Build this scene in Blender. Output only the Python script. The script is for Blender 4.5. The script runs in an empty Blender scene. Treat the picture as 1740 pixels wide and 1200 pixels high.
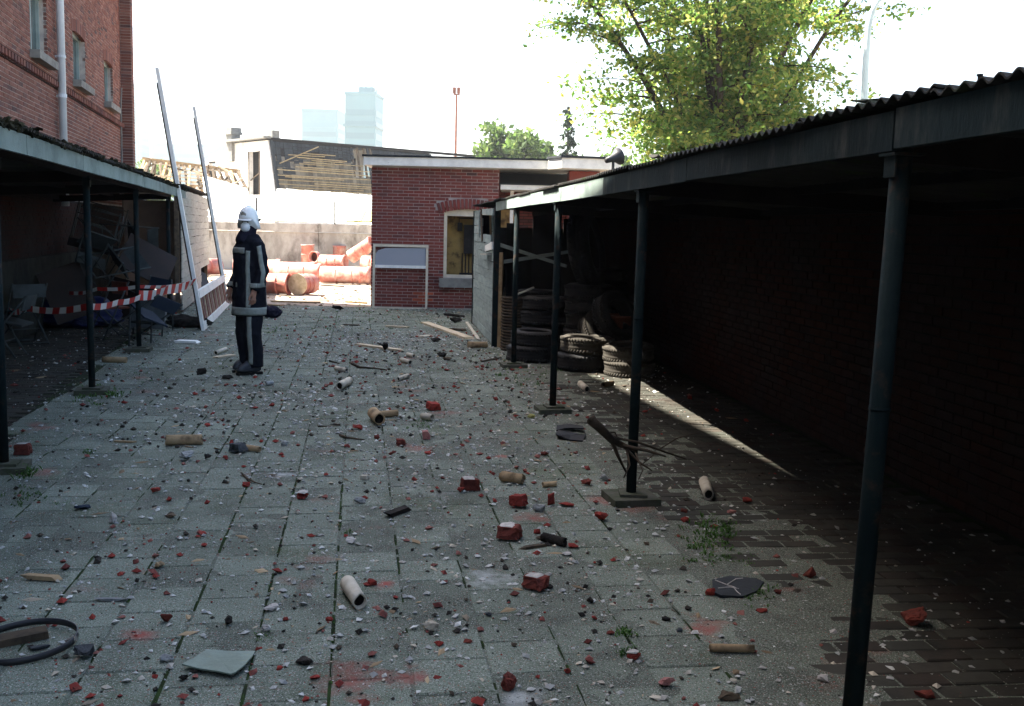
import bpy, bmesh, math, random
from mathutils import Vector, Matrix, Euler
from mathutils.bvhtree import BVHTree

random.seed(7)
sc = bpy.context.scene
COL = sc.collection
PI = math.pi

# ------------------------------------------------------------------ camera
EYE = Vector((0, 0, 1.68)); FPX = 1740.0
PITCH = math.atan(209 / FPX); ROLL = 0.024
fwd = Vector((0, math.cos(PITCH), -math.sin(PITCH)))
up0 = Vector((0, math.sin(PITCH), math.cos(PITCH))); rt0 = Vector((1, 0, 0))
cr, sr = math.cos(ROLL), math.sin(ROLL)
RT = rt0 * cr + up0 * sr; UP = up0 * cr - rt0 * sr
cam_d = bpy.data.cameras.new('camera')
cam = bpy.data.objects.new('camera', cam_d); COL.objects.link(cam)
m3 = Matrix((RT, UP, -fwd)).transposed()
cam.matrix_world = Matrix.Translation(EYE) @ m3.to_4x4()
cam_d.sensor_width = 36; cam_d.lens = 36.0; cam_d.clip_end = 5000; cam_d.clip_start = 0.05
sc.camera = cam

# ------------------------------------------------------------------ light
SUN = Vector((-0.75, 0.28, 1.0)).normalized()          # towards the sun
ELEV = math.asin(SUN.z); AZ = math.atan2(SUN.x, SUN.y)
world = bpy.data.worlds.new('World'); sc.world = world
world.use_nodes = True
wn = world.node_tree.nodes; wl = world.node_tree.links
bg = wn['Background']
sky = wn.new('ShaderNodeTexSky'); sky.sky_type = 'NISHITA'; sky.sun_disc = False
sky.sun_elevation = ELEV; sky.sun_rotation = AZ
sky.air_density = 1.0; sky.dust_density = 3.0; sky.ozone_density = 1.0
wl.new(sky.outputs[0], bg.inputs[0]); bg.inputs[1].default_value = 0.075
sun_d = bpy.data.lights.new('sun', 'SUN'); sun_d.energy = 5.0; sun_d.angle = math.radians(0.5)
sun_d.color = (1.0, 0.93, 0.82)
sun = bpy.data.objects.new('sun', sun_d); COL.objects.link(sun)
sun.rotation_euler = SUN.to_track_quat('Z', 'Y').to_euler(); sun.location = (-20, 10, 30)
sc.view_settings.view_transform = 'Standard'; sc.view_settings.look = 'None'
sc.view_settings.exposure = 2.9; sc.view_settings.gamma = 1.0
sc.view_settings.use_curve_mapping = False
sc.render.engine = 'CYCLES'
sc.cycles.max_bounces = 6; sc.cycles.volume_bounces = 0
sc.cycles.transparent_max_bounces = 8

# ------------------------------------------------------------------ measuring
def ray(x, y):
    return fwd + RT * ((x - 870) / FPX) - UP * ((y - 600) / FPX)
def gp(x, y, z=0.0):
    d = ray(x, y); return EYE + d * ((z - EYE.z) / d.z)
def at(x, y, Y):
    d = ray(x, y); return EYE + d * (Y / d.y)
def proj(p):
    q = Vector(p) - EYE; z = q.dot(fwd)
    if z < 0.1: return None
    return 870 + FPX * q.dot(RT) / z, 600 - FPX * q.dot(UP) / z, z
def seen(p, m=30):
    r = proj(p)
    return r is not None and -m < r[0] < 1740 + m and -m < r[1] < 1200 + m

# ------------------------------------------------------------------ objects
def tag(o, label=None, cat=None, group=None, kind=None):
    if label: o['label'] = label
    if cat: o['category'] = cat
    if group: o['group'] = group
    if kind: o['kind'] = kind
    return o
def thing(name, label, cat, loc=(0, 0, 0), rz=0.0, group=None, rot=None):
    o = bpy.data.objects.new(name, None); COL.objects.link(o)
    o.empty_display_size = 0.1
    o.location = loc; o.rotation_euler = rot if rot else (0, 0, rz)
    return tag(o, label, cat, group)
def link(name, me, parent=None, loc=None, rot=None, scale=None):
    o = bpy.data.objects.new(name, me); COL.objects.link(o)
    if parent: o.parent = parent
    if loc is not None: o.location = loc
    if rot is not None: o.rotation_euler = rot
    if scale is not None: o.scale = scale
    return o
def world_mat(o):
    m = Matrix.LocRotScale(o.location, o.rotation_euler, o.scale)
    return world_mat(o.parent) @ m if o.parent else m
def copy_tree(o, parent=None):
    c = o.copy(); COL.objects.link(c)
    if parent: c.parent = parent
    for ch in [x for x in COL.objects if x.parent == o]:
        copy_tree(ch, c)
    return c

class G:
    """collects geometry for one mesh"""
    def __init__(s): s.v = []; s.f = []; s.mi = []; s.cur = 0
    def add(s, vs, fs, M=None):
        b = len(s.v)
        s.v += [tuple(M @ Vector(p)) if M else tuple(p) for p in vs]
        s.f += [tuple(i + b for i in f) for f in fs]; s.mi += [s.cur] * len(fs)
        return s
    def box(s, c, d, M=None, rz=0.0):
        hx, hy, hz = d[0] / 2, d[1] / 2, d[2] / 2
        vs = [(x, y, z) for z in (-hz, hz) for x, y in ((-hx, -hy), (hx, -hy), (hx, hy), (-hx, hy))]
        L = Matrix.Translation(c) @ Matrix.Rotation(rz, 4, 'Z')
        return s.add(vs, [(3, 2, 1, 0), (4, 5, 6, 7), (0, 1, 5, 4), (1, 2, 6, 5), (2, 3, 7, 6), (3, 0, 4, 7)], (M @ L) if M else L)
    def bar(s, p0, p1, w, h, up=(0, 0, 1), taper=1.0):
        p0 = Vector(p0); p1 = Vector(p1); a = (p1 - p0)
        if a.length < 1e-6: return s
        a.normalize(); u = Vector(up)
        x = a.cross(u)
        if x.length < 1e-3: x = a.cross(Vector((1, 0, 0)))
        x.normalize(); y = x.cross(a)
        vs = []
        for p, k in ((p0, 1), (p1, taper)):
            for i, j in ((-1, -1), (1, -1), (1, 1), (-1, 1)):
                vs.append(p + x * (i * w / 2 * k) + y * (j * h / 2 * k))
        return s.add(vs, [(0, 1, 2, 3), (7, 6, 5, 4), (4, 5, 1, 0), (5, 6, 2, 1), (6, 7, 3, 2), (7, 4, 0, 3)])
    def tube(s, pts, r, n=8, r1=None, cap=True, closed=False):
        pts = [Vector(p) for p in pts]; N = len(pts)
        rs = r if isinstance(r, (list, tuple)) else [r + ((r1 if r1 is not None else r) - r) * i / max(1, N - 1) for i in range(N)]
        vs = []; fs = []; px = None
        for i, p in enumerate(pts):
            a = (pts[(i + 1) % N] - pts[i - 1]) if closed else (pts[min(i + 1, N - 1)] - pts[max(i - 1, 0)])
            a.normalize()
            if px is None:
                px = a.orthogonal()
            px = (px - a * px.dot(a)); px.normalize(); py = a.cross(px)
            for k in range(n):
                t = 2 * PI * k / n
                vs.append(p + (px * math.cos(t) + py * math.sin(t)) * rs[i])
        M = N if closed else N - 1
        for i in range(M):
            for k in range(n):
                a0 = i * n + k; a1 = i * n + (k + 1) % n; j = ((i + 1) % N) * n
                fs.append((a0, a1, j + (k + 1) % n, j + k))
        if cap and not closed:
            fs.append(tuple(range(n - 1, -1, -1))); fs.append(tuple(range((N - 1) * n, N * n)))
        return s.add(vs, fs)
    def lathe(s, prof, n=16, M=None, closed=False):
        """profile (r,z) turned about z; closed joins last to first"""
        vs = []; fs = []
        for r, z in prof:
            for k in range(n):
                t = 2 * PI * k / n; vs.append((r * math.cos(t), r * math.sin(t), z))
        P = len(prof)
        for i in range(P if closed else P - 1):
            j = (i + 1) % P
            for k in range(n):
                fs.append((i * n + k, i * n + (k + 1) % n, j * n + (k + 1) % n, j * n + k))
        if not closed:
            if prof[0][0] > 1e-5: fs.append(tuple(range(n - 1, -1, -1)))
            if prof[-1][0] > 1e-5: fs.append(tuple(range((P - 1) * n, P * n)))
        return s.add(vs, fs, M)
    def loft(s, rings, cap=True, M=None):
        n = len(rings[0]); vs = [p for r in rings for p in r]; fs = []
        for i in range(len(rings) - 1):
            for k in range(n):
                fs.append((i * n + k, i * n + (k + 1) % n, (i + 1) * n + (k + 1) % n, (i + 1) * n + k))
        if cap:
            fs.append(tuple(range(n - 1, -1, -1))); fs.append(tuple(range((len(rings) - 1) * n, len(rings) * n)))
        return s.add(vs, fs, M)
    def prism(s, poly, z0, z1, M=None):
        n = len(poly)
        vs = [(x, y, z0) for x, y in poly] + [(x, y, z1) for x, y in poly]
        fs = [tuple(range(n - 1, -1, -1)), tuple(range(n, 2 * n))] + [(i, (i + 1) % n, n + (i + 1) % n, n + i) for i in range(n)]
        return s.add(vs, fs, M)
    def hull(s, pts, M=None):
        bm = bmesh.new()
        for p in pts: bm.verts.new(p)
        r = bmesh.ops.convex_hull(bm, input=bm.verts)
        junk = list({e for e in r['geom_interior'] + r['geom_unused'] if isinstance(e, bmesh.types.BMVert)})
        bmesh.ops.delete(bm, geom=junk, context='VERTS')
        bm.verts.index_update()
        vs = [v.co.copy() for v in bm.verts]; fs = [tuple(v.index for v in f.verts) for f in bm.faces]
        bm.free()
        return s.add(vs, fs, M)
    def mesh(s, name, mat=None, smooth=False):
        me = bpy.data.meshes.new(name)
        me.from_pydata([tuple(p) for p in s.v], [], s.f)
        mats = mat if isinstance(mat, (list, tuple)) else [mat]
        for m in mats:
            if m: me.materials.append(m)
        if len(mats) > 1: me.polygons.foreach_set('material_index', s.mi)
        if smooth: me.polygons.foreach_set('use_smooth', [True] * len(s.f))
        me.update()
        return me
    def build(s, name, mat, parent=None, smooth=False, label=None, kind=None):
        o = link(name, s.mesh(name, mat, smooth), parent)
        if label: o['label'] = label
        if kind: o['kind'] = kind
        if smooth == 'auto': pass
        return o

def rnd(a, b): return random.uniform(a, b)
def shard_pts(sx, sy, sz, n=12, rg=random):
    pts = []
    for i in range(n):
        v = Vector((rg.gauss(0, 1), rg.gauss(0, 1), rg.gauss(0, 1))); v.normalize()
        k = rg.uniform(.75, 1.0) / max(abs(v.x), abs(v.y), abs(v.z)) ** 0.55
        pts.append((v.x * sx / 2 * k, v.y * sy / 2 * k, v.z * sz / 2 * k))
    return pts

# ------------------------------------------------------------------ materials
MATS = {}
def mat(name, c1, c2=None, scale=6.0, rough=0.8, bump=0.0, bscale=None, vary=0.0, spec=0.3, metal=0.0,
        c3=None, s3=1.0, lo=0.42, hi=0.62, lo3=0.55, hi3=0.65, ramp=None, bdist=0.01, stretch=None, translu=0.0, extra=(), spots=()):
    if rough >= .8 and spec == .3: spec = .07
    m = bpy.data.materials.new(name); m.use_nodes = True
    N = m.node_tree.nodes; L = m.node_tree.links; P = N['Principled BSDF']
    P.inputs['Roughness'].default_value = rough; P.inputs['Metallic'].default_value = metal
    P.inputs['Specular IOR Level'].default_value = spec
    geo = N.new('ShaderNodeNewGeometry')
    pos = geo.outputs['Position']
    if stretch:
        mp = N.new('ShaderNodeMapping'); mp.inputs['Scale'].default_value = stretch
        L.new(pos, mp.inputs['Vector']); pos = mp.outputs[0]
    def noise(sc_, det=6, off=None):
        n = N.new('ShaderNodeTexNoise'); n.inputs['Scale'].default_value = sc_; n.inputs['Detail'].default_value = det
        n.inputs['Roughness'].default_value = 0.65
        src = pos
        if off is not None:
            mp_ = N.new('ShaderNodeMapping'); mp_.inputs['Location'].default_value = (off, off * 1.7, 0); L.new(pos, mp_.inputs['Vector']); src = mp_.outputs[0]
        L.new(src, n.inputs['Vector']); return n.outputs['Fac']
    def mr(sock, a, b):
        r = N.new('ShaderNodeMapRange'); r.inputs[1].default_value = a; r.inputs[2].default_value = b
        L.new(sock, r.inputs[0]); return r.outputs[0]
    def mix(f, A, B, typ='MIX'):
        x = N.new('ShaderNodeMix'); x.data_type = 'RGBA'; x.blend_type = typ
        if hasattr(f, 'links'): L.new(f, x.inputs[0])
        else: x.inputs[0].default_value = f
        for i, c in ((6, A), (7, B)):
            if hasattr(c, 'links'): L.new(c, x.inputs[i])
            else: x.inputs[i].default_value = (*c, 1)
        return x.outputs[2]
    rs = None
    if vary or ramp:
        oi = N.new('ShaderNodeObjectInfo'); ma = N.new('ShaderNodeMath'); ma.operation = 'MULTIPLY_ADD'
        L.new(geo.outputs['Random Per Island'], ma.inputs[0]); ma.inputs[1].default_value = 7.31
        L.new(oi.outputs['Random'], ma.inputs[2])
        fr = N.new('ShaderNodeMath'); fr.operation = 'FRACT'; L.new(ma.outputs[0], fr.inputs[0]); rs = fr.outputs[0]
    base = c1
    if ramp:
        cr_ = N.new('ShaderNodeValToRGB'); e = cr_.color_ramp
        while len(e.elements) < len(ramp): e.elements.new(0.5)
        for k, (p_, c) in enumerate(ramp):
            e.elements[k].position = p_; e.elements[k].color = (*c, 1)
        L.new(rs, cr_.inputs[0]); base = cr_.outputs[0]
    if c2: base = mix(mr(noise(scale), lo, hi), base, c2)
    if c3: base = mix(mr(noise(s3, 8), lo3, hi3), base, c3)
    for q, (ce, se, l0, h0, det) in enumerate(extra): base = mix(mr(noise(se, det, 13.7 * (q + 1)), l0, h0), base, ce)
    for sx, sy, sr_, sc_ in spots:
        sb = N.new('ShaderNodeVectorMath'); sb.operation = 'DISTANCE'; L.new(geo.outputs['Position'], sb.inputs[0]); sb.inputs[1].default_value = (sx, sy, 0)
        ad = N.new('ShaderNodeMath'); ad.operation = 'MULTIPLY_ADD'; L.new(noise(9, 8, sx), ad.inputs[0]); ad.inputs[1].default_value = -sr_ * 3.0; L.new(sb.outputs['Value'], ad.inputs[2])
        base = mix(mr(ad.outputs[0], -sr_ * .75, -sr_ * 1.75), base, sc_)
    if vary:
        v = N.new('ShaderNodeMapRange'); v.inputs[3].default_value = 1 - vary; v.inputs[4].default_value = 1 + vary
        L.new(rs, v.inputs[0])
        cb = N.new('ShaderNodeCombineColor')
        for i in range(3): L.new(v.outputs[0], cb.inputs[i])
        base = mix(1.0, base, cb.outputs[0], 'MULTIPLY')
    if hasattr(base, 'links'): L.new(base, P.inputs['Base Color'])
    else: P.inputs['Base Color'].default_value = (*base, 1)
    if bump:
        b = N.new('ShaderNodeBump'); b.inputs['Strength'].default_value = bump; b.inputs['Distance'].default_value = bdist
        L.new(noise(bscale or scale * 6, 8), b.inputs['Height']); L.new(b.outputs[0], P.inputs['Normal'])
    if translu:
        t = N.new('ShaderNodeBsdfTranslucent'); ms = N.new('ShaderNodeMixShader'); ms.inputs[0].default_value = translu
        if hasattr(base, 'links'): L.new(base, t.inputs[0])
        else: t.inputs[0].default_value = (*base, 1)
        L.new(P.outputs[0], ms.inputs[1]); L.new(t.outputs[0], ms.inputs[2])
        L.new(ms.outputs[0], N['Material Output'].inputs[0])
    MATS[name] = m
    m['_base'] = 1
    return m
def glass(name, tint, rough=0.05, alpha=0.35):
    m = bpy.data.materials.new(name); m.use_nodes = True
    P = m.node_tree.nodes['Principled BSDF']
    P.inputs['Base Color'].default_value = (*tint, 1); P.inputs['Roughness'].default_value = rough
    P.inputs['Alpha'].default_value = alpha; P.inputs['Specular IOR Level'].default_value = 0.6
    return m

SPECK = [((.05, .058, .046), .55, .54, .78, 6), ((.26, .075, .06), 1.3, .61, .76, 7), ((.36, .37, .34), .9, .67, .80, 7), ((.40, .40, .37), 170, .57, .64, 3), ((.028, .028, .024), 120, .56, .65, 3), ((.22, .045, .035), 90, .645, .69, 2), ((.44, .44, .41), 70, .655, .69, 3), ((.03, .03, .026), 45, .67, .71, 3)]
RD_, WD_ = (.25, .075, .06), (.38, .40, .38)
SPOTS = [(gp(x, y).x, gp(x, y).y, r, c) for x, y, r, c in ((600, 1155, .22, RD_), (700, 1150, .12, RD_), (655, 992, .10, RD_), (850, 776, .12, RD_), (1190, 1065, .16, RD_), (880, 1190, .16, WD_), (828, 985, .17, WD_), (480, 806, .14, WD_), (620, 730, .12, WD_), (240, 1080, .10, RD_), (905, 880, .16, RD_), (1275, 880, .12, WD_))]
M_TILE = mat('concrete_tile', (.154, .183, .142), (.104, .124, .094), 2.2, .95, .5, 120, .13, c3=(.075, .10, .05), s3=1.1, lo3=.54, hi3=.74, extra=SPECK, spots=SPOTS)
M_JOINT = mat('joint_dirt', (.022, .024, .018), (.018, .036, .010), 3, .95, .4, 60)
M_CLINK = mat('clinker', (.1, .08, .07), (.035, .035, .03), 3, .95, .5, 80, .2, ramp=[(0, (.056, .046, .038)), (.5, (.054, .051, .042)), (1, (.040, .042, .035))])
M_GROUND = mat('sandy_ground', (.36, .31, .25), (.22, .18, .14), .8, .95, .6, 14, c3=(.12, .10, .08), s3=.35)
M_BRICKR = mat('red_brick', (.2, .06, .04), (.10, .035, .028), 2.5, .9, .5, 70, .12,
               ramp=[(0, (.24, .058, .046)), (.3, (.185, .048, .040)), (.55, (.205, .064, .052)), (.78, (.14, .040, .036)), (.93, (.12, .045, .04)), (1, (.07, .04, .04))], lo=.5, hi=.8)
M_BRICKB = mat('brown_brick', (.25, .1, .075), (.17, .085, .07), 2.0, .9, .5, 70, .12,
               ramp=[(0, (.20, .082, .062)), (.3, (.165, .072, .056)), (.55, (.23, .115, .09)), (.8, (.13, .058, .048)), (.93, (.11, .06, .055)), (1, (.06, .042, .042))], lo=.5, hi=.85)
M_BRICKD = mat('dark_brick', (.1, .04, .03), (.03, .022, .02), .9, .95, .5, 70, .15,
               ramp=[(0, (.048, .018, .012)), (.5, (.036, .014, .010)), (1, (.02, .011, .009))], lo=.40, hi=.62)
M_BRICKO = mat('orange_brick', (.42, .10, .05), (.3, .075, .045), 5, .9, .4, 70, .15)
M_MORTAR = mat('mortar', (.44, .40, .36), (.30, .28, .26), 3, .95, .4, 60)
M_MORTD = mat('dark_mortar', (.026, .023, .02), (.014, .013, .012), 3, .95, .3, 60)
M_PLASTER = mat('old_plaster', (.04, .04, .033), (.018, .018, .016), 1.6, .95, .5, 30)
M_TEAL = mat('teal_paint', (.007, .014, .016), (.012, .020, .021), 5, .85, .2, 60, c3=(.055, .034, .022), s3=9, lo3=.54, hi3=.72)
M_FASC = mat('fascia_paint', (.013, .022, .025), (.009, .015, .017), 3, .9, .5, 40, .2, c3=(.055, .06, .055), s3=7, lo3=.52, hi3=.75, stretch=(1, 1, .3))
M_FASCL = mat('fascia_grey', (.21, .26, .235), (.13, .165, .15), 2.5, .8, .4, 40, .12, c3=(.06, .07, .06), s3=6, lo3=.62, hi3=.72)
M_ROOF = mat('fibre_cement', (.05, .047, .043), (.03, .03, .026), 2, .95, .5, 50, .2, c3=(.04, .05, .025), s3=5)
M_MOSS = mat('moss', (.018, .018, .012), (.03, .028, .015), 20, 1, .6, 80, .3)
M_BLACKWD = mat('tarred_timber', (.018, .017, .016), (.012, .011, .011), 5, .9, .3, 40)
M_PLANK = mat('grey_plank', (.30, .36, .34), (.22, .27, .26), 3, .8, .4, 30, .14, c3=(.12, .14, .13), s3=5, lo3=.6, hi3=.72, stretch=(1, 1, 6))
M_PLANKL = mat('pale_plank', (.42, .42, .36), (.34, .34, .29), 3, .8, .4, 30, .10, stretch=(1, 1, 6))
M_WOOD = mat('raw_wood', (.34, .24, .13), (.22, .145, .075), 8, .8, .4, 50, .2)
M_WOODP = mat('pale_wood', (.55, .46, .33), (.40, .32, .21), 8, .8, .3, 50, .15)
M_WOODD = mat('weathered_wood', (.10, .075, .05), (.05, .04, .03), 12, .9, .5, 60, .2)
M_CHAR = mat('charred', (.012, .011, .010), (.03, .026, .022), 12, .95, .7, 60, .3)
M_WHITE = mat('white_paint', (.80, .80, .75), (.66, .66, .62), 4, .6, .2, 40, c3=(.3, .3, .28), s3=9, lo3=.66, hi3=.74)
M_WHITEW = mat('whitewash', (.75, .74, .70), (.6, .58, .54), 1.2, .85, .3, 20, c3=(.35, .31, .27), s3=.9, lo3=.6, hi3=.75)
M_CREAM = mat('cream_paint', (.62, .56, .44), (.5, .45, .35), 5, .6, .2, 40)
M_ZINC = mat('grey_plastic_pipe', (.56, .62, .66), (.48, .54, .58), 3, .5, .1, 30)
M_STONE = mat('grey_stone', (.22, .22, .2), (.15, .15, .14), 6, .9, .5, 60)
M_CONC = mat('stained_concrete', (.44, .42, .37), (.28, .26, .225), 1.6, .95, .5, 20, c3=(.12, .105, .085), s3=1.3, lo3=.50, hi3=.66, stretch=(1, 1, .5))
M_ORANGE = mat('orange_red_plastic', (.44, .16, .12), (.38, .12, .09), 3, .6, .15, 30, .14, c3=(.50, .34, .28), s3=3.5, lo3=.46, hi3=.66, extra=[((.13, .06, .045), 2.2, .64, .78, 7)])
M_DARKIN = mat('hollow_shade', (.10, .03, .02), (.06, .02, .015), 3, .9)
M_SLATE = mat('dark_slate', (.022, .027, .031), (.012, .016, .019), 3, .75, .4, 30, .3)
M_BATTEN = mat('roof_batten', (.34, .27, .15), (.25, .19, .1), 5, .85, .3, 40, .2)
M_UNDER = mat('roof_boarding', (.17, .155, .12), (.10, .09, .075), 2, .9, .4, 30, .25)
M_TOWER = mat('cyan_cladding', (.085, .19, .21), (.075, .17, .19), .1, .5, 0, None, .05)
M_TOWERG = mat('tower_glazing', (.070, .16, .18), (.065, .155, .175), .1, .35, 0, None, .15)
M_RUST = mat('rust_paint', (.22, .08, .045), (.14, .05, .03), 2, .8)
M_LAMPG = mat('grey_steel', (.42, .52, .52), (.36, .45, .45), 2, .5)
M_RUBBER = mat('rubber', (.012, .012, .013), (.019, .018, .017), 12, .75, .3, 60, .2, c3=(.07, .06, .05), s3=6, lo3=.62, hi3=.8)
M_RUBBERW = mat('dusty_rubber', (.055, .05, .042), (.03, .027, .023), 9, .85, .3, 60)
M_NAVY = mat('navy_cloth', (.008, .009, .014), (.012, .014, .020), 9, .95, .4, 90)
M_NAVYL = mat('navy_scarf', (.012, .012, .022), (.02, .02, .032), 14, .95, .5, 120)
M_REFL = mat('silver_tape', (.25, .28, .25), (.19, .21, .19), 14, .6, .2, 60)
M_HELM = mat('white_helmet', (.75, .76, .74), None, 5, .25, spec=.6)
M_CHROME = mat('chrome_plate', (.45, .42, .36), None, 5, .25, metal=.6)
M_SKIN = mat('skin', (.36, .19, .13), (.30, .15, .10), 20, .6)
M_MASK = mat('white_mask', (.78, .80, .80), None, 5, .8)
M_BOOT = mat('black_boot', (.02, .024, .032), (.03, .034, .04), 9, .45)
M_TREAD = mat('black_sole', (.012, .012, .012), None, 5, .8)
M_EYE = mat('eye_dark', (.02, .015, .012), None, 5, .3)
M_RED = mat('tape_red', (.55, .035, .03), None, 5, .45, translu=.3)
M_TWHITE = mat('tape_white', (.75, .74, .72), None, 5, .45, translu=.3)
M_METAL = mat('white_tube_metal', (.05, .06, .06), (.025, .032, .032), 5, .7)
M_SEATO = mat('orange_seat', (.16, .045, .025), (.11, .035, .02), 6, .6)
M_TABLE = mat('brown_tabletop', (.03, .016, .012), (.018, .011, .009), 4, .6)
M_BLUE = mat('blue_plastic', (.010, .016, .085), (.014, .02, .06), 5, .5, .4, 20)
M_BLUEC = mat('blue_canvas', (.02, .03, .05), (.025, .035, .05), 5, .8)
M_CARD = mat('cardboard', (.36, .26, .15), (.25, .175, .10), 9, .9, .3, 60, .2, c3=(.07, .055, .04), s3=9, lo3=.55, hi3=.75)
M_CARDP = mat('pale_cardboard', (.50, .46, .37), (.38, .34, .27), 9, .9, .3, 60, .15, c3=(.14, .12, .10), s3=9, lo3=.58, hi3=.75)
M_BRICKF = mat('brick_fragment', (.27, .045, .034), (.17, .035, .028), 25, .95, .8, 120, .25)
M_BRICKFD = mat('dark_brick_fragment', (.17, .046, .034), (.095, .03, .025), 25, .95, .8, 120, .2)
M_BRICKP = mat('pink_brick_fragment', (.36, .17, .15), (.28, .12, .11), 25, .95, .8, 120, .2)
M_MORTF = mat('mortar_fragment', (.50, .47, .43), (.36, .34, .31), 25, .95, .8, 120, .2)
M_STONEF = mat('stone_fragment', (.30, .31, .30), (.19, .20, .20), 20, .95, .8, 100, .25)
M_STONED = mat('dark_stone_fragment', (.07, .075, .08), (.045, .05, .052), 20, .95, .8, 100, .25)
M_PLATE = mat('greenish_plate', (.13, .17, .13), (.18, .24, .20), 5, .6, .2, 40, c3=(.32, .30, .08), s3=6, lo3=.56, hi3=.68)
M_YELLOWW = mat('ochre_wall', (.42, .28, .10), (.30, .20, .08), 3, .9, .3, 30, c3=(.12, .08, .04), s3=3)
M_METER = mat('meter_black', (.02, .018, .016), (.04, .035, .03), 6, .7)
M_BARK = mat('bark', (.055, .042, .03), (.03, .025, .02), 8, .95, .6, 50)
M_LEAF = mat('leaf', (.08, .14, .02), None, 5, .55, ramp=[(0, (.07, .16, .03)), (.45, (.14, .25, .045)), (.75, (.24, .31, .06)), (1, (.40, .36, .09))], translu=.62, vary=.12)
M_LEAFP = mat('pale_leaf', (.08, .13, .03), None, 5, .6, ramp=[(0, (.06, .11, .03)), (.6, (.09, .15, .035)), (1, (.13, .17, .05))], translu=.5, vary=.15)
M_CONIF = mat('conifer_needles', (.012, .025, .012), (.02, .035, .016), 3, .8, 0, None, .3)
M_WEED = mat('weed_green', (.045, .11, .016), None, 5, .7, vary=.4, translu=.4)
M_CRED = mat('brick_crumbs', (.3, .05, .035), None, 5, .95, ramp=[(0, (.25, .045, .034)), (.4, (.17, .036, .03)), (.75, (.25, .11, .09)), (1, (.10, .03, .026))])
M_CGREY = mat('plaster_crumbs', (.4, .4, .38), None, 5, .95, ramp=[(0, (.62, .62, .58)), (.35, (.40, .40, .37)), (.7, (.26, .27, .26)), (1, (.5, .44, .34))])
M_CBLK = mat('burnt_crumbs', (.03, .03, .03), None, 5, .95, ramp=[(0, (.015, .014, .013)), (.6, (.04, .036, .03)), (1, (.07, .055, .04))])
M_CWOOD = mat('wood_splinters', (.3, .2, .1), None, 5, .9, ramp=[(0, (.40, .31, .19)), (.4, (.24, .17, .10)), (.8, (.10, .075, .05)), (1, (.5, .44, .33))])
M_SHEETW = mat('pale_roof_sheet', (.70, .71, .66), (.60, .62, .58), .8, .7, .2, 10, .08)
M_SHEETG = mat('greenish_sheet', (.50, .56, .50), (.42, .48, .43), .8, .6)
M_SHEETY = mat('yellow_green_sheet', (.36, .34, .10), (.2, .2, .08), 2, .7)
M_WINGL = mat('window_glass', (.07, .10, .10), (.03, .05, .05), 1.5, .12, spec=.7)
M_FRAMEG = mat('window_frame_paint', (.26, .33, .32), (.2, .26, .25), 3, .6)
M_FOGP = glass('dusty_pane', (.42, .46, .52), .25, .55)
M_CLEARP = glass('clear_pane', (.6, .62, .6), .1, .12)
M_HORN = mat('dark_metal', (.03, .03, .032), None, 5, .5)
M_FOOT = mat('mossy_footing', (.085, .085, .068), (.05, .058, .034), 7, .95, .6, 50)
M_DUST = mat('grit_dust', (.122, .143, .110), (.086, .100, .078), 5, 1, .8, 130, c3=(.06, .06, .053), s3=70, lo3=.56, hi3=.68, extra=SPECK, spots=SPOTS)
# ================================================================== SETTING
g = G(); S_ = 1200
g.add([(-S_, -S_, -.03), (S_, -S_, -.03), (S_, S_, -.03), (-S_, S_, -.03)], [(0, 1, 2, 3)])
tag(g.build('ground', M_GROUND), kind='structure')

def paver_mesh(name, sx, sy, h, m, ch):
    g = G()
    a, b = sx / 2, sy / 2
    vs = [(x, y, -h) for x, y in ((-a, -b), (a, -b), (a, b), (-a, b))] + [(x, y, -ch) for x, y in ((-a, -b), (a, -b), (a, b), (-a, b))] \
        + [(x, y, 0) for x, y in ((-a + ch, -b + ch), (a - ch, -b + ch), (a - ch, b - ch), (-a + ch, b - ch))]
    fs = [(0, 1, 5, 4), (1, 2, 6, 5), (2, 3, 7, 6), (3, 0, 4, 7), (4, 5, 9, 8), (5, 6, 10, 9), (6, 7, 11, 10), (7, 4, 8, 11), (8, 9, 10, 11)]
    g.add(vs, fs)
    return g.mesh(name, m)
PF = [(4, 5, 9, 8), (5, 6, 10, 9), (6, 7, 11, 10), (7, 4, 8, 11), (8, 9, 10, 11), (0, 1, 5, 4), (1, 2, 6, 5), (2, 3, 7, 6), (3, 0, 4, 7)]
def lay(root, name, stuffname, me, items, limit=300):
    """items: (x,y,z,rotz,tiltx,tilty) in the root's frame; nearest seen become objects, the rest one mesh"""
    W = world_mat(root); rows = []
    for it in items:
        p = W @ Vector(it[:3]); r = proj(p)
        ok = r is not None and -40 < r[0] < 1780 and -40 < r[1] < 1260
        rows.append((0 if ok else 1, (p - EYE).length, it))
    rows.sort(key=lambda q: q[:2])
    for k, (o_, d_, it) in enumerate(rows[:limit]):
        link(name, me, root, it[:3], (it[4], it[5], it[3]))
    g = G(); vs = [v.co.copy() for v in me.vertices]; fs = [tuple(p.vertices) for p in me.polygons]
    for o_, d_, it in rows[limit:]:
        M = Matrix.Translation(it[:3]) @ Euler((it[4], it[5], it[3])).to_matrix().to_4x4()
        g.add(vs, fs, M)
    if g.f: g.build(stuffname, me.materials[0], root, kind='stuff')

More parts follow.
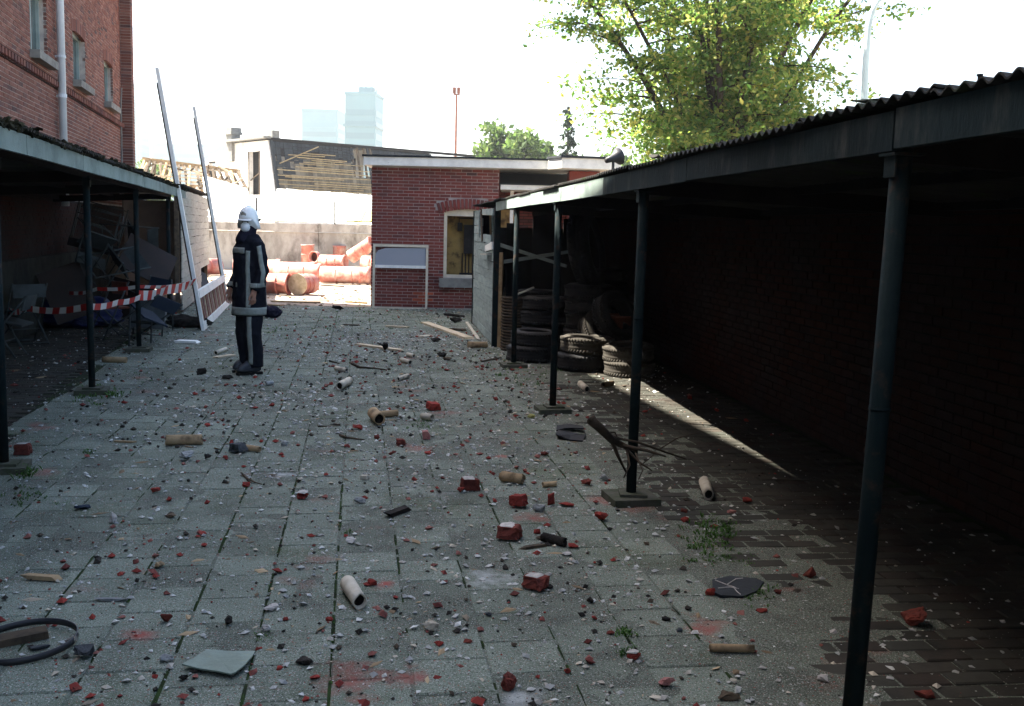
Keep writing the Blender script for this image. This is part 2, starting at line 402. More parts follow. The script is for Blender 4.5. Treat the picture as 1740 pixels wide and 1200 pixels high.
TH_P = math.atan(.1517)
pav = thing('pavement', None, None, (0, 0, 0), TH_P); tag(pav, kind='structure')
Rp = Matrix.Rotation(-TH_P, 3, 'Z')
u_seam = (Rp @ gp(577, 897)).x
RX = lambda y: 1.549 - .122 * y        # line of the right-hand posts
LX = lambda y: -1.862 - .2266 * y      # line of the left-hand posts
P_ = .303
items = []
for i in range(-40, 30):
    for j in range(0, 95):
        u = u_seam + (i + .5) * P_; v = .2 + (j + (.5 if i % 2 else 0)) * P_
        w = Matrix.Rotation(TH_P, 3, 'Z') @ Vector((u, v, 0))
        end = 21.2 + .25 * math.sin(i * 1.7) + .2 * math.sin(i * .6)
        if .8 < w.y < end and LX(w.y) - .25 < w.x < RX(w.y) + .02:
            items.append((u + rnd(-.002, .002), v + rnd(-.002, .002), rnd(-.004, .004), rnd(-.007, .007), rnd(-.009, .009), rnd(-.009, .009)))
tile_me = paver_mesh('paving_tile', .297, .297, .045, M_TILE, .006)
lay(pav, 'paving_tile', 'paving_tiles', tile_me, items)
g = G()
W2 = lambda x, y, z: (Rp @ Vector((x, y, z)))
g.add([W2(LX(.5) - .3, .5, -.012), W2(RX(.5) + .35, .5, -.012), W2(RX(21.6) + .35, 21.6, -.012), W2(LX(21.6) - .3, 21.6, -.012)], [(0, 1, 2, 3)])
g.build('joint_bed', M_JOINT, pav)

TH_R = math.atan(.122); TH_L = math.atan(.2266); TH_B = math.atan(.228)
def clinkers(th, org, u0, u1, v0, v1):
    r = thing('brick_paving', None, None, org, th); tag(r, kind='structure')
    its = []; n = int((v1 - v0) / .106)
    for j in range(n):
        v = v0 + (j + .5) * .106
        k = int((u1 - u0) / .207) + 1
        for i in range(k):
            u = u0 + (i + .5 + (.5 if j % 2 else 0)) * .207
            if u > u1 - .08: continue
            its.append((u, v, .004 + rnd(-.004, .004), rnd(-.012, .012), rnd(-.015, .015), rnd(-.01, .01)))
    lay(r, 'paving_brick', 'paving_bricks', paver_mesh('paving_brick', .2, .1, .05, M_CLINK, .006), its)
    g = G(); g.add([(u0, v0, -.008), (u1, v0, -.008), (u1, v1, -.008), (u0, v1, -.008)], [(0, 1, 2, 3)])
    g.build('joint_bed', M_JOINT, r)
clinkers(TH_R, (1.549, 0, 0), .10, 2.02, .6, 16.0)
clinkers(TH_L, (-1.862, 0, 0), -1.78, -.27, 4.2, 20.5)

# blown grit that lies over the tiles and fills their joints in places
from mathutils import noise as MN
def grit(name, m, xs, step=.06):
    g = G(); idx = {}
    y = 1.2; rows = []
    while y < 21.4:
        r = []; x = LX(y) - .2
        while x < RX(y) + .95:
            h = MN.noise(Vector((x * .8, y * .55, 3.1))) * .55 + MN.noise(Vector((x * 2.3, y * 1.7, 9.0))) * .5 + MN.noise(Vector((x * 8, y * 7, 1.0))) * .38
            t = (x - LX(y)) / (RX(y) - LX(y)); band = .35 * math.exp(-((t - .74) / .2) ** 2) + .18 * math.exp(-((t - .12) / .12) ** 2)
            o_ = x - RX(y); r.append((x, y, min(.005, (h + band - .40) * .009) if o_ < 0 else min(.011, .006 + (h + .16 - o_ * .9) * .009))); x += step
        rows.append(r); y += step
    n = min(len(r) for r in rows); 
    for j, r in enumerate(rows):
        for i in range(len(r)): idx[(i, j)] = len(g.v); g.v.append(r[i])
    for j in range(len(rows) - 1):
        # rows shift with the yard edge: match columns by x
        a, b = rows[j], rows[j + 1]; sh = round((a[0][0] - b[0][0]) / step)
        for i in range(len(a) - 1):
            k = i + sh
            if 0 <= k < len(b) - 1:
                q = (idx[(i, j)], idx[(i + 1, j)], idx[(k + 1, j + 1)], idx[(k, j + 1)])
                if max(g.v[v][2] for v in q) > -.009: g.f.append(q); g.mi.append(0)
    tag(g.build(name, m, None, True), kind='stuff')
grit('blown_grit', M_DUST, None)

# ------------------------------------------------------------------ brickwork
BR_L, BR_H, BR_C, BR_D = .208, .0535, .0655, .05
def unit_brick(m):
    g = G(); g.box((0, 0, 0), (1, 1, 1)); return g.mesh('brick', m)
def brickwork(root, m, u0, u1, z0, z1, put, holes=(), limit=300, special=None, proud=.007, stuffname='brick_courses', parts=True):
    """put(u,z) -> (location, rotz) of the wall face in the root's frame; bricks stand proud of it"""
    me = unit_brick(m); W = world_mat(root); rows = []
    n = int((z1 - z0) / BR_C)
    for j in range(n):
        z = z0 + (j + .5) * BR_C
        off = (.109 if j % 2 else 0) + rnd(-.006, .006)
        segs = [(u0, u1)]
        for (a, b, c, d) in holes:
            if c - .01 < z < d + .01:
                ns = []
                for s0, s1 in segs:
                    if b <= s0 or a >= s1: ns.append((s0, s1)); continue
                    if a > s0: ns.append((s0, a))
                    if b < s1: ns.append((b, s1))
                segs = ns
        for s0, s1 in segs:
            k = math.floor((s0 - u0 + off) / .218)
            while True:
                a = u0 - off + k * .218; b = a + BR_L; k += 1
                if a >= s1: break
                a = max(a, s0); b = min(b, s1)
                if b - a < .03: continue
                rows.append(((a + b) / 2, z, b - a))
    lst = []
    for u, z, l in rows:
        loc, rz = put(u, z)
        p = W @ Vector(loc); r = proj(p)
        ok = r is not None and 0 < r[0] < 1740 and -20 < r[1] < 1200
        lst.append((0 if ok else 1, (p - EYE).length, loc, rz, l, z, u))
    lst.sort(key=lambda q: q[:2])
    g = G(); uv = [v.co.copy() for v in me.vertices]; uf = [tuple(p.vertices) for p in me.polygons]
    me2 = None
    for k, (ok, d, loc, rz, l, z, u) in enumerate(lst):
        pr = proud + rnd(-.002, .003)
        off = Matrix.Rotation(rz, 3, 'Z') @ Vector((0, -pr + BR_D / 2, 0))
        loc = Vector(loc) + off
        sp = special(u, z) if special else False
        if k < limit and parts and ok == 0:
            if sp and me2 is None: me2 = unit_brick(M_BRICKO)
            link('brick', me2 if sp else me, root, loc, (0, 0, rz), (l, BR_D, BR_H + rnd(-.002, .002)))
        else:
            g.add(uv, uf, Matrix.Translation(loc) @ Matrix.Rotation(rz, 4, 'Z') @ Matrix.Diagonal((l, BR_D, BR_H, 1)))
    if g.f: g.build(stuffname, m, root, kind='stuff')

# ================================================================== LEFT BUILDING
bl = thing('brick_building', 'tall red brown brick building with small windows and grey downpipe, at the left', 'building', (-3.674, 0, 0), TH_B)
END = 25.2; ST = 2.2
# facade in the local plane x=0, building towards -x ; u along +y
WIN = [(15.9, 17.05, 4.12, 5.15), (19.15, 20.35, 4.12, 5.05), (22.5, 23.65, 4.12, 5.05), (12.2, 13.35, 4.12, 5.15), (8.6, 9.75, 4.12, 5.15)]
def facade_wall():
    # wall face built round the window openings, 5 cm behind nothing: a grid of panels
    us = sorted({-6.0, END} | {w[0] for w in WIN} | {w[1] for w in WIN})
    g = G()
    for a, b in zip(us[:-1], us[1:]):
        hole = [w for w in WIN if abs(w[0] - a) < 1e-6 and abs(w[1] - b) < 1e-6]
        if hole:
            w = hole[0]
            g.box((-.2, (a + b) / 2, w[2] / 2), (.4, b - a, w[2]))
            g.box((-.2, (a + b) / 2, (w[3] + 8.2) / 2), (.4, b - a, 8.2 - w[3]))
        else:
            g.box((-.2, (a + b) / 2, 4.1), (.4, b - a, 8.2))
    return g
facade_wall().build('wall', M_MORTAR, bl)
putL = lambda u, z: ((0, u, z), PI / 2)
holesL = [(a, b, c, d + .02) for a, b, c, d in WIN] + [(-9, 99, 3.80, 3.93)]
brickwork(bl, M_BRICKB, 5.0, END - .32, 2.03, 8.15, putL, holesL)
brickwork(bl, M_BRICKD, 4.0, END - .32, 1.12, 2.03, putL, (), parts=False, stuffname='shaded_brick_courses')  # darker bricks carry the shade under the lean-to in their colour
g = G(); g.box((.0005, 10, 1.0), (.003, 30, 2.0)); g.build('shaded_lower_mortar', M_MORTD, bl)  # dark sheet painting the lean-to's shade over the pale mortar
# upper storeys, sides and an unseen raised far end added to shade the planks opposite
g = G()
g.box((-.2, (END - 14) / 2, 9.35), (.4, END + 14, 2.29)); g.box((-.2, -10, 4.1), (.4, 8, 8.2)); g.box((-5.0, -13.8, 5.25), (9.2, .4, 10.5)); g.box((-5.0, END - .2, 5.3), (9.2, .4, 10.6))  # facade also carried on unseen behind the camera to cut light
g.box((-9.8, (END - 14) / 2, 5.25), (.4, END + 14, 10.5)); g.box((-.2, 21.1, 11.62), (.4, 8.2, 2.3)); g.box((-5, END - .2, 11.7), (9.2, .4, 2.2)); g.box((-5, 17.2, 11.7), (9.2, .4, 2.2))
g.build('upper_wall', M_BRICKB, bl)
g = G(); g.box((-5, (END - 14) / 2, 10.575), (10.1, END + 14.1, .14)); g.box((-5, 21.1, 12.87), (10.1, 8.4, .14)); g.build('roof', M_SLATE, bl)
# string course: two thin oversailing rows with dentils between
g = G(); g.box((.012, 12, 3.925), (.05, 2 * 12.85, .028)); g.box((.006, 12, 3.80), (.03, 2 * 12.85, .024)); g.build('string_course', M_BRICKD, bl)
g = G(); g.box((-.03, 15, 3.862), (.05, 19.6, .09)); g.build('course_shade_band', M_MORTD, bl)  # dark band painted as the shade behind the dentils
k = 0; me = unit_brick(M_BRICKB)
for i in range(0, 120):
    u = 5.0 + i * .168
    link('dentil', me, bl, (.0, u, 3.862), None, (.13, .085, .085))
# arches, windows
for (a, b, c, d) in WIN:
    w = thing('window', None, None, (0, (a + b) / 2, c)); w.parent = bl
    W_, H_ = b - a, d - c
    g = G()
    for y in (-W_ / 2 + .03, W_ / 2 - .03): g.box((-.13, y, H_ / 2), (.06, .06, H_))
    for z in (.03, H_ - .03): g.box((-.13, 0, z), (.055, W_ - .12, .06))
    g.box((-.13, 0, H_ / 2), (.05, .045, H_ - .12))
    g.build('frame', M_FRAMEG, w)
    g = G(); g.box((-.15, 0, H_ / 2), (.012, W_ - .06, H_ - .06)); g.build('pane', M_WINGL, w)
    g = G(); g.bar((.05, -W_ / 2 - .08, -.03), (.05, W_ / 2 + .08, -.03), .20, .12); g.build('sill', M_STONE, w)
    g = G()
    for i in range(17):
        t = (i - 8) / 8; y = t * W_ / 2 * 1.08; z = H_ + .10 - .05 * t * t
        M = Matrix.Translation((-.02, y, z)) @ Matrix.Rotation(-t * .25, 4, 'X')
        g.box((0, 0, 0), (.07, .058, .21), M)
    g.build('brick_arch', M_BRICKB, w)
    g = G(); g.box((-.39, 0, H_ / 2), (.01, W_, H_)); g.build('room_shade_panel', M_CHAR, w)  # near-black panel painted as the unlit room behind the pane
# downpipe with brackets
g = G(); ysp = 17.62
g.tube([(.10, ysp, 1.9), (.10, ysp, 10.6)], .062, 14); dp = g.build('downpipe', M_ZINC, bl, True)
g = G(); g.tube([(.10, ysp, 4.30), (.10, ysp, 4.34)], .072, 14); g.tube([(.10, ysp, 3.66), (.10, ysp, 3.72)], .072, 14)
g.box((.03, ysp, 4.32), (.08, .03, .03)); g.box((.03, ysp, 3.69), (.08, .03, .03)); g.build('pipe_bracket', M_ZINC, dp)
# corner pier standing proud of the facade, its own bricks
g = G(); g.box((.12, END - .16, 5.3), (.24, .30, 10.6)); pier = g.build('corner_pier', M_MORTAR, bl)
me = unit_brick(M_BRICKB)
for i in range(0, 100):
    z = 2.2 + i * BR_C
    if z > 8.2: break
    link('brick', me, bl, (.125, END - .303, z), (0, 0, 0), (.222, BR_D, BR_H))
    link('brick', me, bl, (.225, END - .16, z), (0, 0, PI / 2), (.285, BR_D, BR_H))
g = G(); g.tube([(.03, END - .62, 2.0), (.03, END - .62, 4.25), (.05, END - .58, 4.7)], .018, 8); g.build('cable_conduit', M_STONE, bl)
g = G(); g.box((.008, 10, .55), (.03, 32, 1.1)); g.build('plinth', M_PLASTER, bl)

# ================================================================== SMALL BRICK BUILDING
bb = thing('brick_outbuilding', 'small flat roofed red brick outbuilding with an arched window hole, ending the yard', 'building', (-2.98, 21.45, 0), 0)
BW = 2.62; BH = 2.93                            # front from x=0 to BW, face at y=0
WX0, WX1, WZ0, WZ1 = 1.50, 2.50, .66, 2.03
g = G()
g.box((WX0 / 2, .12, BH / 2), (WX0, .24, BH)); g.box(((WX1 + BW) / 2, .12, BH / 2), (BW - WX1, .24, BH))
g.box(((WX0 + WX1) / 2, .12, WZ0 / 2), (WX1 - WX0, .24, WZ0)); g.box(((WX0 + WX1) / 2, .12, (2.12 + BH) / 2), (WX1 - WX0, .24, BH - 2.12))
g.box((.12, 2.4, BH / 2), (.24, 4.3, BH)); g.box((BW - .12, 2.4, BH / 2), (.24, 4.3, BH)); g.box((BW / 2, 4.45, BH / 2), (BW, .24, BH))
g.build('wall', M_MORTAR, bb)
holes = [(WX0, WX1, WZ0 - .20, 2.10), ] + [((WX0 + WX1) / 2 - .62 * min(1.06, math.sqrt(max(0, (2.30 - z_) / .095))) - .02, (WX0 + WX1) / 2 + .62 * min(1.06, math.sqrt(max(0, (2.30 - z_) / .095))) + .02, z_ - .016, z_ + .016) for z_ in [2.07 + .032 * q for q in range(8)]]
brickwork(bb, M_BRICKR, 0, BW, .02, BH, lambda u, z: ((u, 0, z), 0), holes, special=lambda u, z: .92 < u < 1.26 and .10 < z < .34)
brickwork(bb, M_BRICKR, .0, 4.5, .02, BH, lambda u, z: ((0, u, z), -PI / 2), (), parts=False, stuffname='side_brick_courses')
brickwork(bb, M_BRICKR, .0, 1.2, .02, BH, lambda u, z: ((BW, u, z), PI / 2), (), parts=False, stuffname='side_brick_courses')
# arch of standing bricks
me = unit_brick(M_BRICKR)
for i in range(16):
    t = (i - 7.5) / 7.5; x = (WX0 + WX1) / 2 + t * .60; z = 2.19 - .095 * t * t
    link('arch_brick', me, bb, (x, .005, z), (0, t * .30, 0), (.062, .07, .215))
win = thing('window', None, None, ((WX0 + WX1) / 2, 0, WZ0)); win.parent = bb
g = G(); hw = (WX1 - WX0) / 2
for x in (-hw + .03, hw - .03): g.box((x, .10, .70), (.06, .08, 1.40))
g.box((0, .10, .03), (2 * hw - .12, .08, .06)); g.box((0, .10, 1.36), (2 * hw - .12, .08, .16)); g.build('frame', M_CREAM, win)
g = G(); g.box((0, -.03, -.105), (2 * hw + .14, .22, .19)); g.build('sill', M_STONE, win)
g = G(); g.box((0, .75, .7), (1.9, .04, 1.9)); g.build('back_wall', M_YELLOWW, win)
g = G(); g.box((.02, .66, .80), (.26, .14, .62)); g.box((.02, .58, .98), (.20, .03, .16)); g.box((-.2, .68, 1.06), (.10, .10, .18))
for k in range(3):
    for j in range(2): g.box((-.045 + j * .13, .585, .55 + k * .11), (.09, .02, .07))
g.build('meter_cupboard', M_METER, win)
g = G()
for x in (-.14, -.07, .0, .08, .15): g.tube([(x, .70, -.02 + .05 * abs(x)), (x, .70, .5)], .012, 6)
g.tube([(-.22, .70, 1.1), (-.22, .70, 1.24), (.1, .70, 1.24), (.1, .70, 1.12)], .012, 6); g.tube([(.24, .70, .0), (.24, .70, 1.26)], .02, 6)
g.tube([(.08, .70, .30), (.2, .70, .36), (.24, .70, .5)], .014, 6); g.tube([(-.2, .70, .06), (.26, .70, .06)], .022, 6)
g.build('service_pipes', M_METER, win)
# flat roof
g = G(); g.box((1.85, 2.2, BH + .085), (3.98, 4.9, .17)); rf = g.build('roof', M_WHITE, bb)
g = G(); g.box((1.85, 2.2, BH + .19), (4.04, 4.96, .036)); g.build('roof_edge', M_SLATE, rf)
# recessed wing on the right with a small white canopy, and the taller porch roof
g = G(); g.box((BW + 1.3, 1.6, BH / 2), (2.6, .24, BH)); g.build('wing_wall', M_MORTD, bb)
brickwork(bb, M_BRICKR, BW, BW + 2.5, .02, BH - .25, lambda u, z: ((u, 1.48, z), 0), (), parts=False, stuffname='wing_brick_courses')
g = G(); g.box((BW + .62, .75, 2.56), (1.16, 1.4, .10)); cn = g.build('canopy', M_WHITE, bb)
g = G(); g.box((BW + .62, .75, 2.63), (1.22, 1.46, .03)); g.build('canopy_edge', M_SLATE, cn)
g = G(); g.box((BW + .28, .5, 1.25), (.07, .07, 2.5)); g.build('canopy_post', M_WHITE, bb)
g = G(); g.box((BW + 1.75, .1, 1.45), (.62, .9, 2.9)); g.build('porch_wall', M_BRICKR, bb)
g = G(); g.prism([(BW + 1.0, -.45), (BW + 1.25, -.95), (BW + 2.45, -.75), (BW + 2.45, 1.2), (BW + 1.0, 1.2)], BH - .01, BH + .19); pr = g.build('porch_roof', M_WHITE, bb)
g = G(); g.prism([(BW + .98, -.48), (BW + 1.23, -.99), (BW + 2.48, -.79), (BW + 2.48, 1.22), (BW + .98, 1.22)], BH + .19, BH + .235); g.build('porch_roof_edge', M_SLATE, pr)

# ================================================================== SHEDS
def corrugated(length, width, pitch=.0762, amp=.0095, th=.006, sag=0.0):
    g = G(); n = int(length / pitch * 8); k = 4
    for side in (0, 1):
        b = []
        for i in range(n + 1):
            y = -length / 2 + length * i / n
            for j in range(k + 1):
                x = width * j / k
                b.append((x, y, amp * math.cos(2 * PI * y / pitch) - side * th))
        fs = []
        for i in range(n):
            for j in range(k):
                a = i * (k + 1) + j
                q = (a, a + 1, a + k + 2, a + k + 1)
                fs.append(q if side else q[::-1])
        g.add(b, fs)
    o = (n + 1) * (k + 1)
    fs = []
    for i in range(n):
        for j in (0, k):
            a = i * (k + 1) + j; fs.append((a, a + k + 1, o + a + k + 1, o + a))
    for j in range(k):
        for i in (0, n):
            a = i * (k + 1) + j; fs.append((a, a + 1, o + a + 1, o + a))
    g.add([], [])
    g.f += fs; g.mi += [0] * len(fs)
    return g

def shed(name, label, org, th, side, posts, y0, yf, yend, zb, depth, fasc_m, post_m, roof_m, roof_over, rise, fh):
    """side=+1: the roof runs to +x behind the posts, -1: to -x. zb: underside of the fascia"""
    r = thing(name, label, 'shed', org, th)
    for k, y in enumerate(posts):
        g = G()
        dx = -.045 if abs(y - 3.17) < .01 else rnd(-.01, .01); g.tube([(dx, y, .03), (0, y, zb + .02)], .0315, 14); lo_ = 1.15 if side > 0 else .95
        g.tube([(dx * (1 - lo_ / zb), y, lo_), (dx * (1 - lo_ / zb), y, lo_ + .010)], .0335, 14)
        p = g.build('post', post_m, r, True)
        g = G(); g.box((0, y, zb - .012), (.10, .10, .008)); g.box((-side * .036, y, zb - .045), (.006, .07, .07)); g.build('bracket', post_m, p)
        g = G(); g.box((dx, y, .022), (.30, .29, .045), rz=rnd(-.1, .1)); g.build('footing', M_FOOT, p)
        g = G(); g.box((dx + .01, y, .053), (.17, .17, .018), rz=rnd(-.2, .2)); g.build('base_plate', M_FOOT, p)
    # fascia boards
    ys = [y0]
    while ys[-1] < yf - .3: ys.append(min(yf, ys[-1] + rnd(1.7, 2.3)))
    for a, b in zip(ys[:-1], ys[1:]):
        g = G(); g.bar((-side * roof_over, a + .006, zb + fh / 2 + rnd(-.006, .006)), (-side * roof_over, b - .006, zb + fh / 2 + rnd(-.006, .006)), .026, fh)
        g.build('fascia_board', M_FASCL if side > 0 and a > 6.6 else fasc_m, r)  # lighter colour on the far boards lifts their sunlit stretch
    # beam behind the fascia and purlins
    g = G(); g.bar((side * .0, y0, zb + .056), (side * .0, yf, zb + .056), .035, .10); g.build('front_beam', M_BLACKWD, r)
    g = G(); g.bar((side * depth * .5, y0, zb + .045), (side * depth * .5, yend, zb + .045), .07, .10); g.build('purlin', M_BLACKWD, r)
    g = G(); g.bar((side * (depth - .06), y0, zb - .03), (side * (depth - .06), yend, zb - .03), .07, .10); g.build('wall_plate', M_BLACKWD, r)
    for y in posts:
        g = G(); g.bar((0, y + .05, zb + .02), (side * depth, y + .05, zb - .07), .06, .10); g.build('rafter', M_BLACKWD, r)
    # roof sheets
    L = .9144; wd = depth + roof_over + .10
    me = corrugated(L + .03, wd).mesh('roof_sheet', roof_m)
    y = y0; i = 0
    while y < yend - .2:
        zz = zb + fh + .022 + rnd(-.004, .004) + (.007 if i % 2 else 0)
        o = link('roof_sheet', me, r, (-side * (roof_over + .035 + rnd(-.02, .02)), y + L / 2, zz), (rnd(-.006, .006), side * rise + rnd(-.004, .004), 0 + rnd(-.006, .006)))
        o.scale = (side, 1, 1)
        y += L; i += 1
    return r
rs = shed('bicycle_shed', 'long open shed of dark pipe posts under a corrugated roof, running down the right side', (1.549, 0, 0), TH_R, 1,
          [3.17, 6.35, 9.52, 12.62, -.05, -3.2, -6.4], -9.0, 14.72, 18.3, 1.945, 2.02, M_FASC, M_TEAL, M_ROOF, .035, .075, .118)  # roof and back wall run on unseen behind the camera, darkening the near corner
ls = shed('lean_to_shed', 'long open lean-to of thin posts with a pale grey fascia, against the tall brick building', (-1.862, 0, 0), TH_L, -1,
          [3.55, 6.87, 10.13, 13.55, 17.4, .2, -3.2, -6.5], -9.0, 17.75, 18.1, 2.075, 1.76, M_FASCL, M_TEAL, M_ROOF, .24, .06, .125)  # likewise run on unseen behind the camera to cut light
# moss and rotten leaf along the left roof edge
g = G()
for i in range(900):
    y = rnd(4.5, 18.0); s_ = rnd(.015, .045)
    g.hull(shard_pts(s_ * rnd(1, 2.2), s_ * rnd(1, 3), s_ * 1.1, 8), Matrix.Translation((.24 + rnd(-.06, .05), y, 2.075 + .125 + rnd(.005, .05))))
g.build('roof_moss', M_MOSS, ls, kind='stuff')
# back wall of the right shed
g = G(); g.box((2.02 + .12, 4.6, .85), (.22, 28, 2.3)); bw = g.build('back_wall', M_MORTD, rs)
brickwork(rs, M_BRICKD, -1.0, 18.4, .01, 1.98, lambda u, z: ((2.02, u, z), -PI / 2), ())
g = G(); g.box((1.1, 18.42, .86), (2.0, .06, 1.72)); g.build('end_boarding', M_BLACKWD, rs)
for x, w_, z_ in ((.15, .22, 1.93), (.62, .18, 1.80), (1.25, .5, 1.97), (1.75, .4, 1.90)):
    g = G(); g.box((x, 18.37, z_ / 2), (w_, .03, z_)); g.build('end_plank', M_BLACKWD, rs)

# boarded far ends: one plank at a time
def boarding(root, x, y0, y1, z0, z1, rows, m, side, drop=None, seed=1):
    rg = random.Random(seed); h = (z1 - z0) / rows
    for i in range(rows):
        z = z0 + (i + .5) * h
        cuts = [y0]
        while cuts[-1] < y1 - .02:
            nxt = cuts[-1] + rg.uniform(.8, 1.9)
            cuts.append(y1 if nxt > y1 - .4 else nxt)
        for a, b in zip(cuts[:-1], cuts[1:]):
            r = drop(i, a, b) if drop else None
            if r == 'skip': continue
            if r: a, b = r
            g = G(); tilt = rg.uniform(-.004, .004); o_ = rg.uniform(-.003, .003)
            g.bar((x + o_ + side * .008, a + .003, z + tilt * 2), (x + o_, b - .003, z - tilt * 2), .018, h - .006)
            g.build('plank', m, root)
def dropR(i, a, b):
    if i >= 12 and a < 16.9: return (max(a, 17.0), b) if b > 17.3 else 'skip'
    if i == 11 and a < 15.6: return (15.5, b) if b > 15.9 else 'skip'
    if i == 9 and a < 15.2: return (15.05, b) if b > 15.4 else 'skip'
boarding(rs, -.035, 14.86, 18.4, .02, 2.0, 15, M_PLANK, 1, dropR, 3)
for y, m, x0, w in ((14.80, M_TEAL, -.01, .09), (18.42, M_TEAL, -.03, .06)):
    g = G(); g.box((x0, y, 1.0), (w, w, 2.0)); g.build('corner_post', m, rs)
g = G(); g.bar((.05, 14.74, .0), (.055, 14.75, 1.36), .05, .045); g.build('bare_timber', M_WOOD, rs)
g = G(); g.bar((.13, 14.95, .0), (.14, 15.0, .85), .035, .05); g.build('bare_timber', M_WOODD, rs)
# smashed upper corner: broken pieces at all angles
def piece(p0, p1, w, h, m, nm='broken_board'):
    g = G(); g.bar(p0, p1, w, h, taper=.8); return g.build(nm, m, rs)
piece((-.06, 14.9, 1.93), (-.06, 16.6, 1.96), .02, .10, M_PLANK); piece((-.05, 15.0, 1.45), (-.03, 16.3, 1.38), .03, .11, M_WHITE)
piece((-.05, 15.1, 1.88), (.0, 15.5, 1.50), .03, .09, M_PLANK); piece((.02, 15.6, 1.95), (.05, 15.7, 1.36), .025, .08, M_WOODD)
piece((.02, 16.1, 1.93), (.06, 16.2, 1.30), .025, .10, M_WOOD); piece((-.06, 16.9, 1.98), (-.05, 16.7, 1.50), .02, .12, M_WOODD)
piece((-.05, 17.3, 1.96), (-.05, 17.25, 1.55), .02, .10, M_PLANK); piece((.0, 15.0, 1.48), (.9, 14.2, 1.2), .03, .05, M_PLANK)
piece((.0, 15.0, 1.20), (1.1, 14.4, 1.42), .03, .055, M_PLANK); piece((-.08, 15.2, 1.32), (-.10, 16.0, 1.30), .10, .03, M_PLANKL)
# torn roof sheet end and loose slab lying on the roof
def dropL(i, a, b):
    if i <= 3 and b > 24.0: return (a, 23.8) if a < 23.4 else 'skip'
boarding(ls, .03, 19.4, 26.6, .05, 2.28, 15, M_PLANKL, -1, dropL, 5)
for y in (19.35, 23.0, 26.6):
    g = G(); g.box((-.05, y, 1.1), (.08, .08, 2.3)); g.build('corner_post', M_WOODD, ls)
g = G(); g.box((-.9, 26.6, 1.1), (1.7, .04, 2.2)); g.build('end_boarding', M_BLACKWD, ls)
g = G(); g.box((-.9, 23.2, 2.36), (1.95, 7.4, .03)); g.build('felt_roof', M_BLACKWD, ls)
# ================================================================== FAR YARD
GZ = -.03
cw = thing('yard_wall', 'long stained concrete wall with a ledge along its top, behind the red pipes', 'wall', (0, 38.5, GZ))
x = -17.0
while x < 1.0:
    w = 2.42
    g = G(); g.box((x + w / 2, 0, .72), (w - .012, .18, 1.44)); g.build('wall_panel', M_CONC, cw)
    g = G(); g.box((x + w / 2, -.03, 1.60 + rnd(-.01, .01)), (w - .008, .26, .30)); g.build('coping_panel', M_CONC, cw)
    x += w
for px_, y0_, y1_ in ((436, 336, 374), (569, 343, 382)):
    a = at(px_, y1_, 38.5); b = at(px_, y0_, 38.5)
    g = G(); g.tube([(a.x, 38.5, a.z - .05), (b.x, 38.5, b.z)], .035, 8)
    tag(g.build('fence_post', M_HORN), 'thin dark post on the yard wall, ' + ('right above the white helmet' if px_ < 500 else 'midway between helmet and brick outbuilding'), 'post', 'posts on the yard wall')

# pale fallen roofs behind the wall
def slab_thing(name, label, cat, quads, m, nrib, pname):
    c = sum((Vector(p) for q in quads for p in q), Vector()) / (4 * len(quads))
    r = thing(name, label, cat, (c.x, c.y, GZ))
    for q in quads:
        q = [Vector(p) - Vector((c.x, c.y, GZ)) for p in q]
        for i in range(nrib):
            t0, t1 = i / nrib + .004, (i + 1) / nrib - .004
            a0 = q[0].lerp(q[1], t0); a1 = q[0].lerp(q[1], t1); b0 = q[3].lerp(q[2], t0); b1 = q[3].lerp(q[2], t1)
            nrm = (a1 - a0).cross(b0 - a0).normalized() * (.04 + .02 * (i % 2))
            g = G(); g.add([a0, a1, b1, b0, a0 + nrm, a1 + nrm, b1 + nrm, b0 + nrm], [(3, 2, 1, 0), (4, 5, 6, 7), (0, 1, 5, 4), (1, 2, 6, 5), (2, 3, 7, 6), (3, 0, 4, 7)])
            g.build(pname, m, r)
    return r
A = lambda x, y, Y: at(x, y, Y)
slab_thing('collapsed_roof', 'bright white sagging roof sheets behind the wall, left of the helmet', 'roof', [[A(350, 372, 41), A(436, 376, 41), A(420, 322, 47), A(345, 300, 47)]], M_SHEETW, 7, 'roof_sheet')
slab_thing('collapsed_roof', 'greenish translucent sheet sloping down behind the wall, just right of the helmet', 'roof', [[A(437, 374, 40.5), A(462, 375, 40.5), A(500, 333, 43), A(437, 338, 43)]], M_SHEETG, 4, 'roof_sheet')
slab_thing('collapsed_roof', 'wide white roof slope below the ruined house, topped by a grey gutter', 'roof', [[A(455, 376, 43), A(640, 384, 43), A(640, 334, 50), A(470, 322, 50)]], M_SHEETW, 11, 'roof_sheet')
slab_thing('crumpled_sheet', 'bent yellow green metal sheet behind the wall beside the brick outbuilding', 'sheet', [[A(588, 378, 41), A(640, 378, 41), A(640, 356, 43), A(604, 366, 43)]], M_SHEETY, 4, 'sheet_rib')

# ruined white house with mansard roof
hy = 62.0; hm = hy / FPX
TH_H = -math.radians(47)     # gable looks to the front left
cA = at(466, 300, hy)        # near vertical corner between gable and roof side
house = thing('ruined_house', 'burnt out white gabled house with a stripped dark mansard roof and no windows', 'building', (cA.x, cA.y, GZ), TH_H)
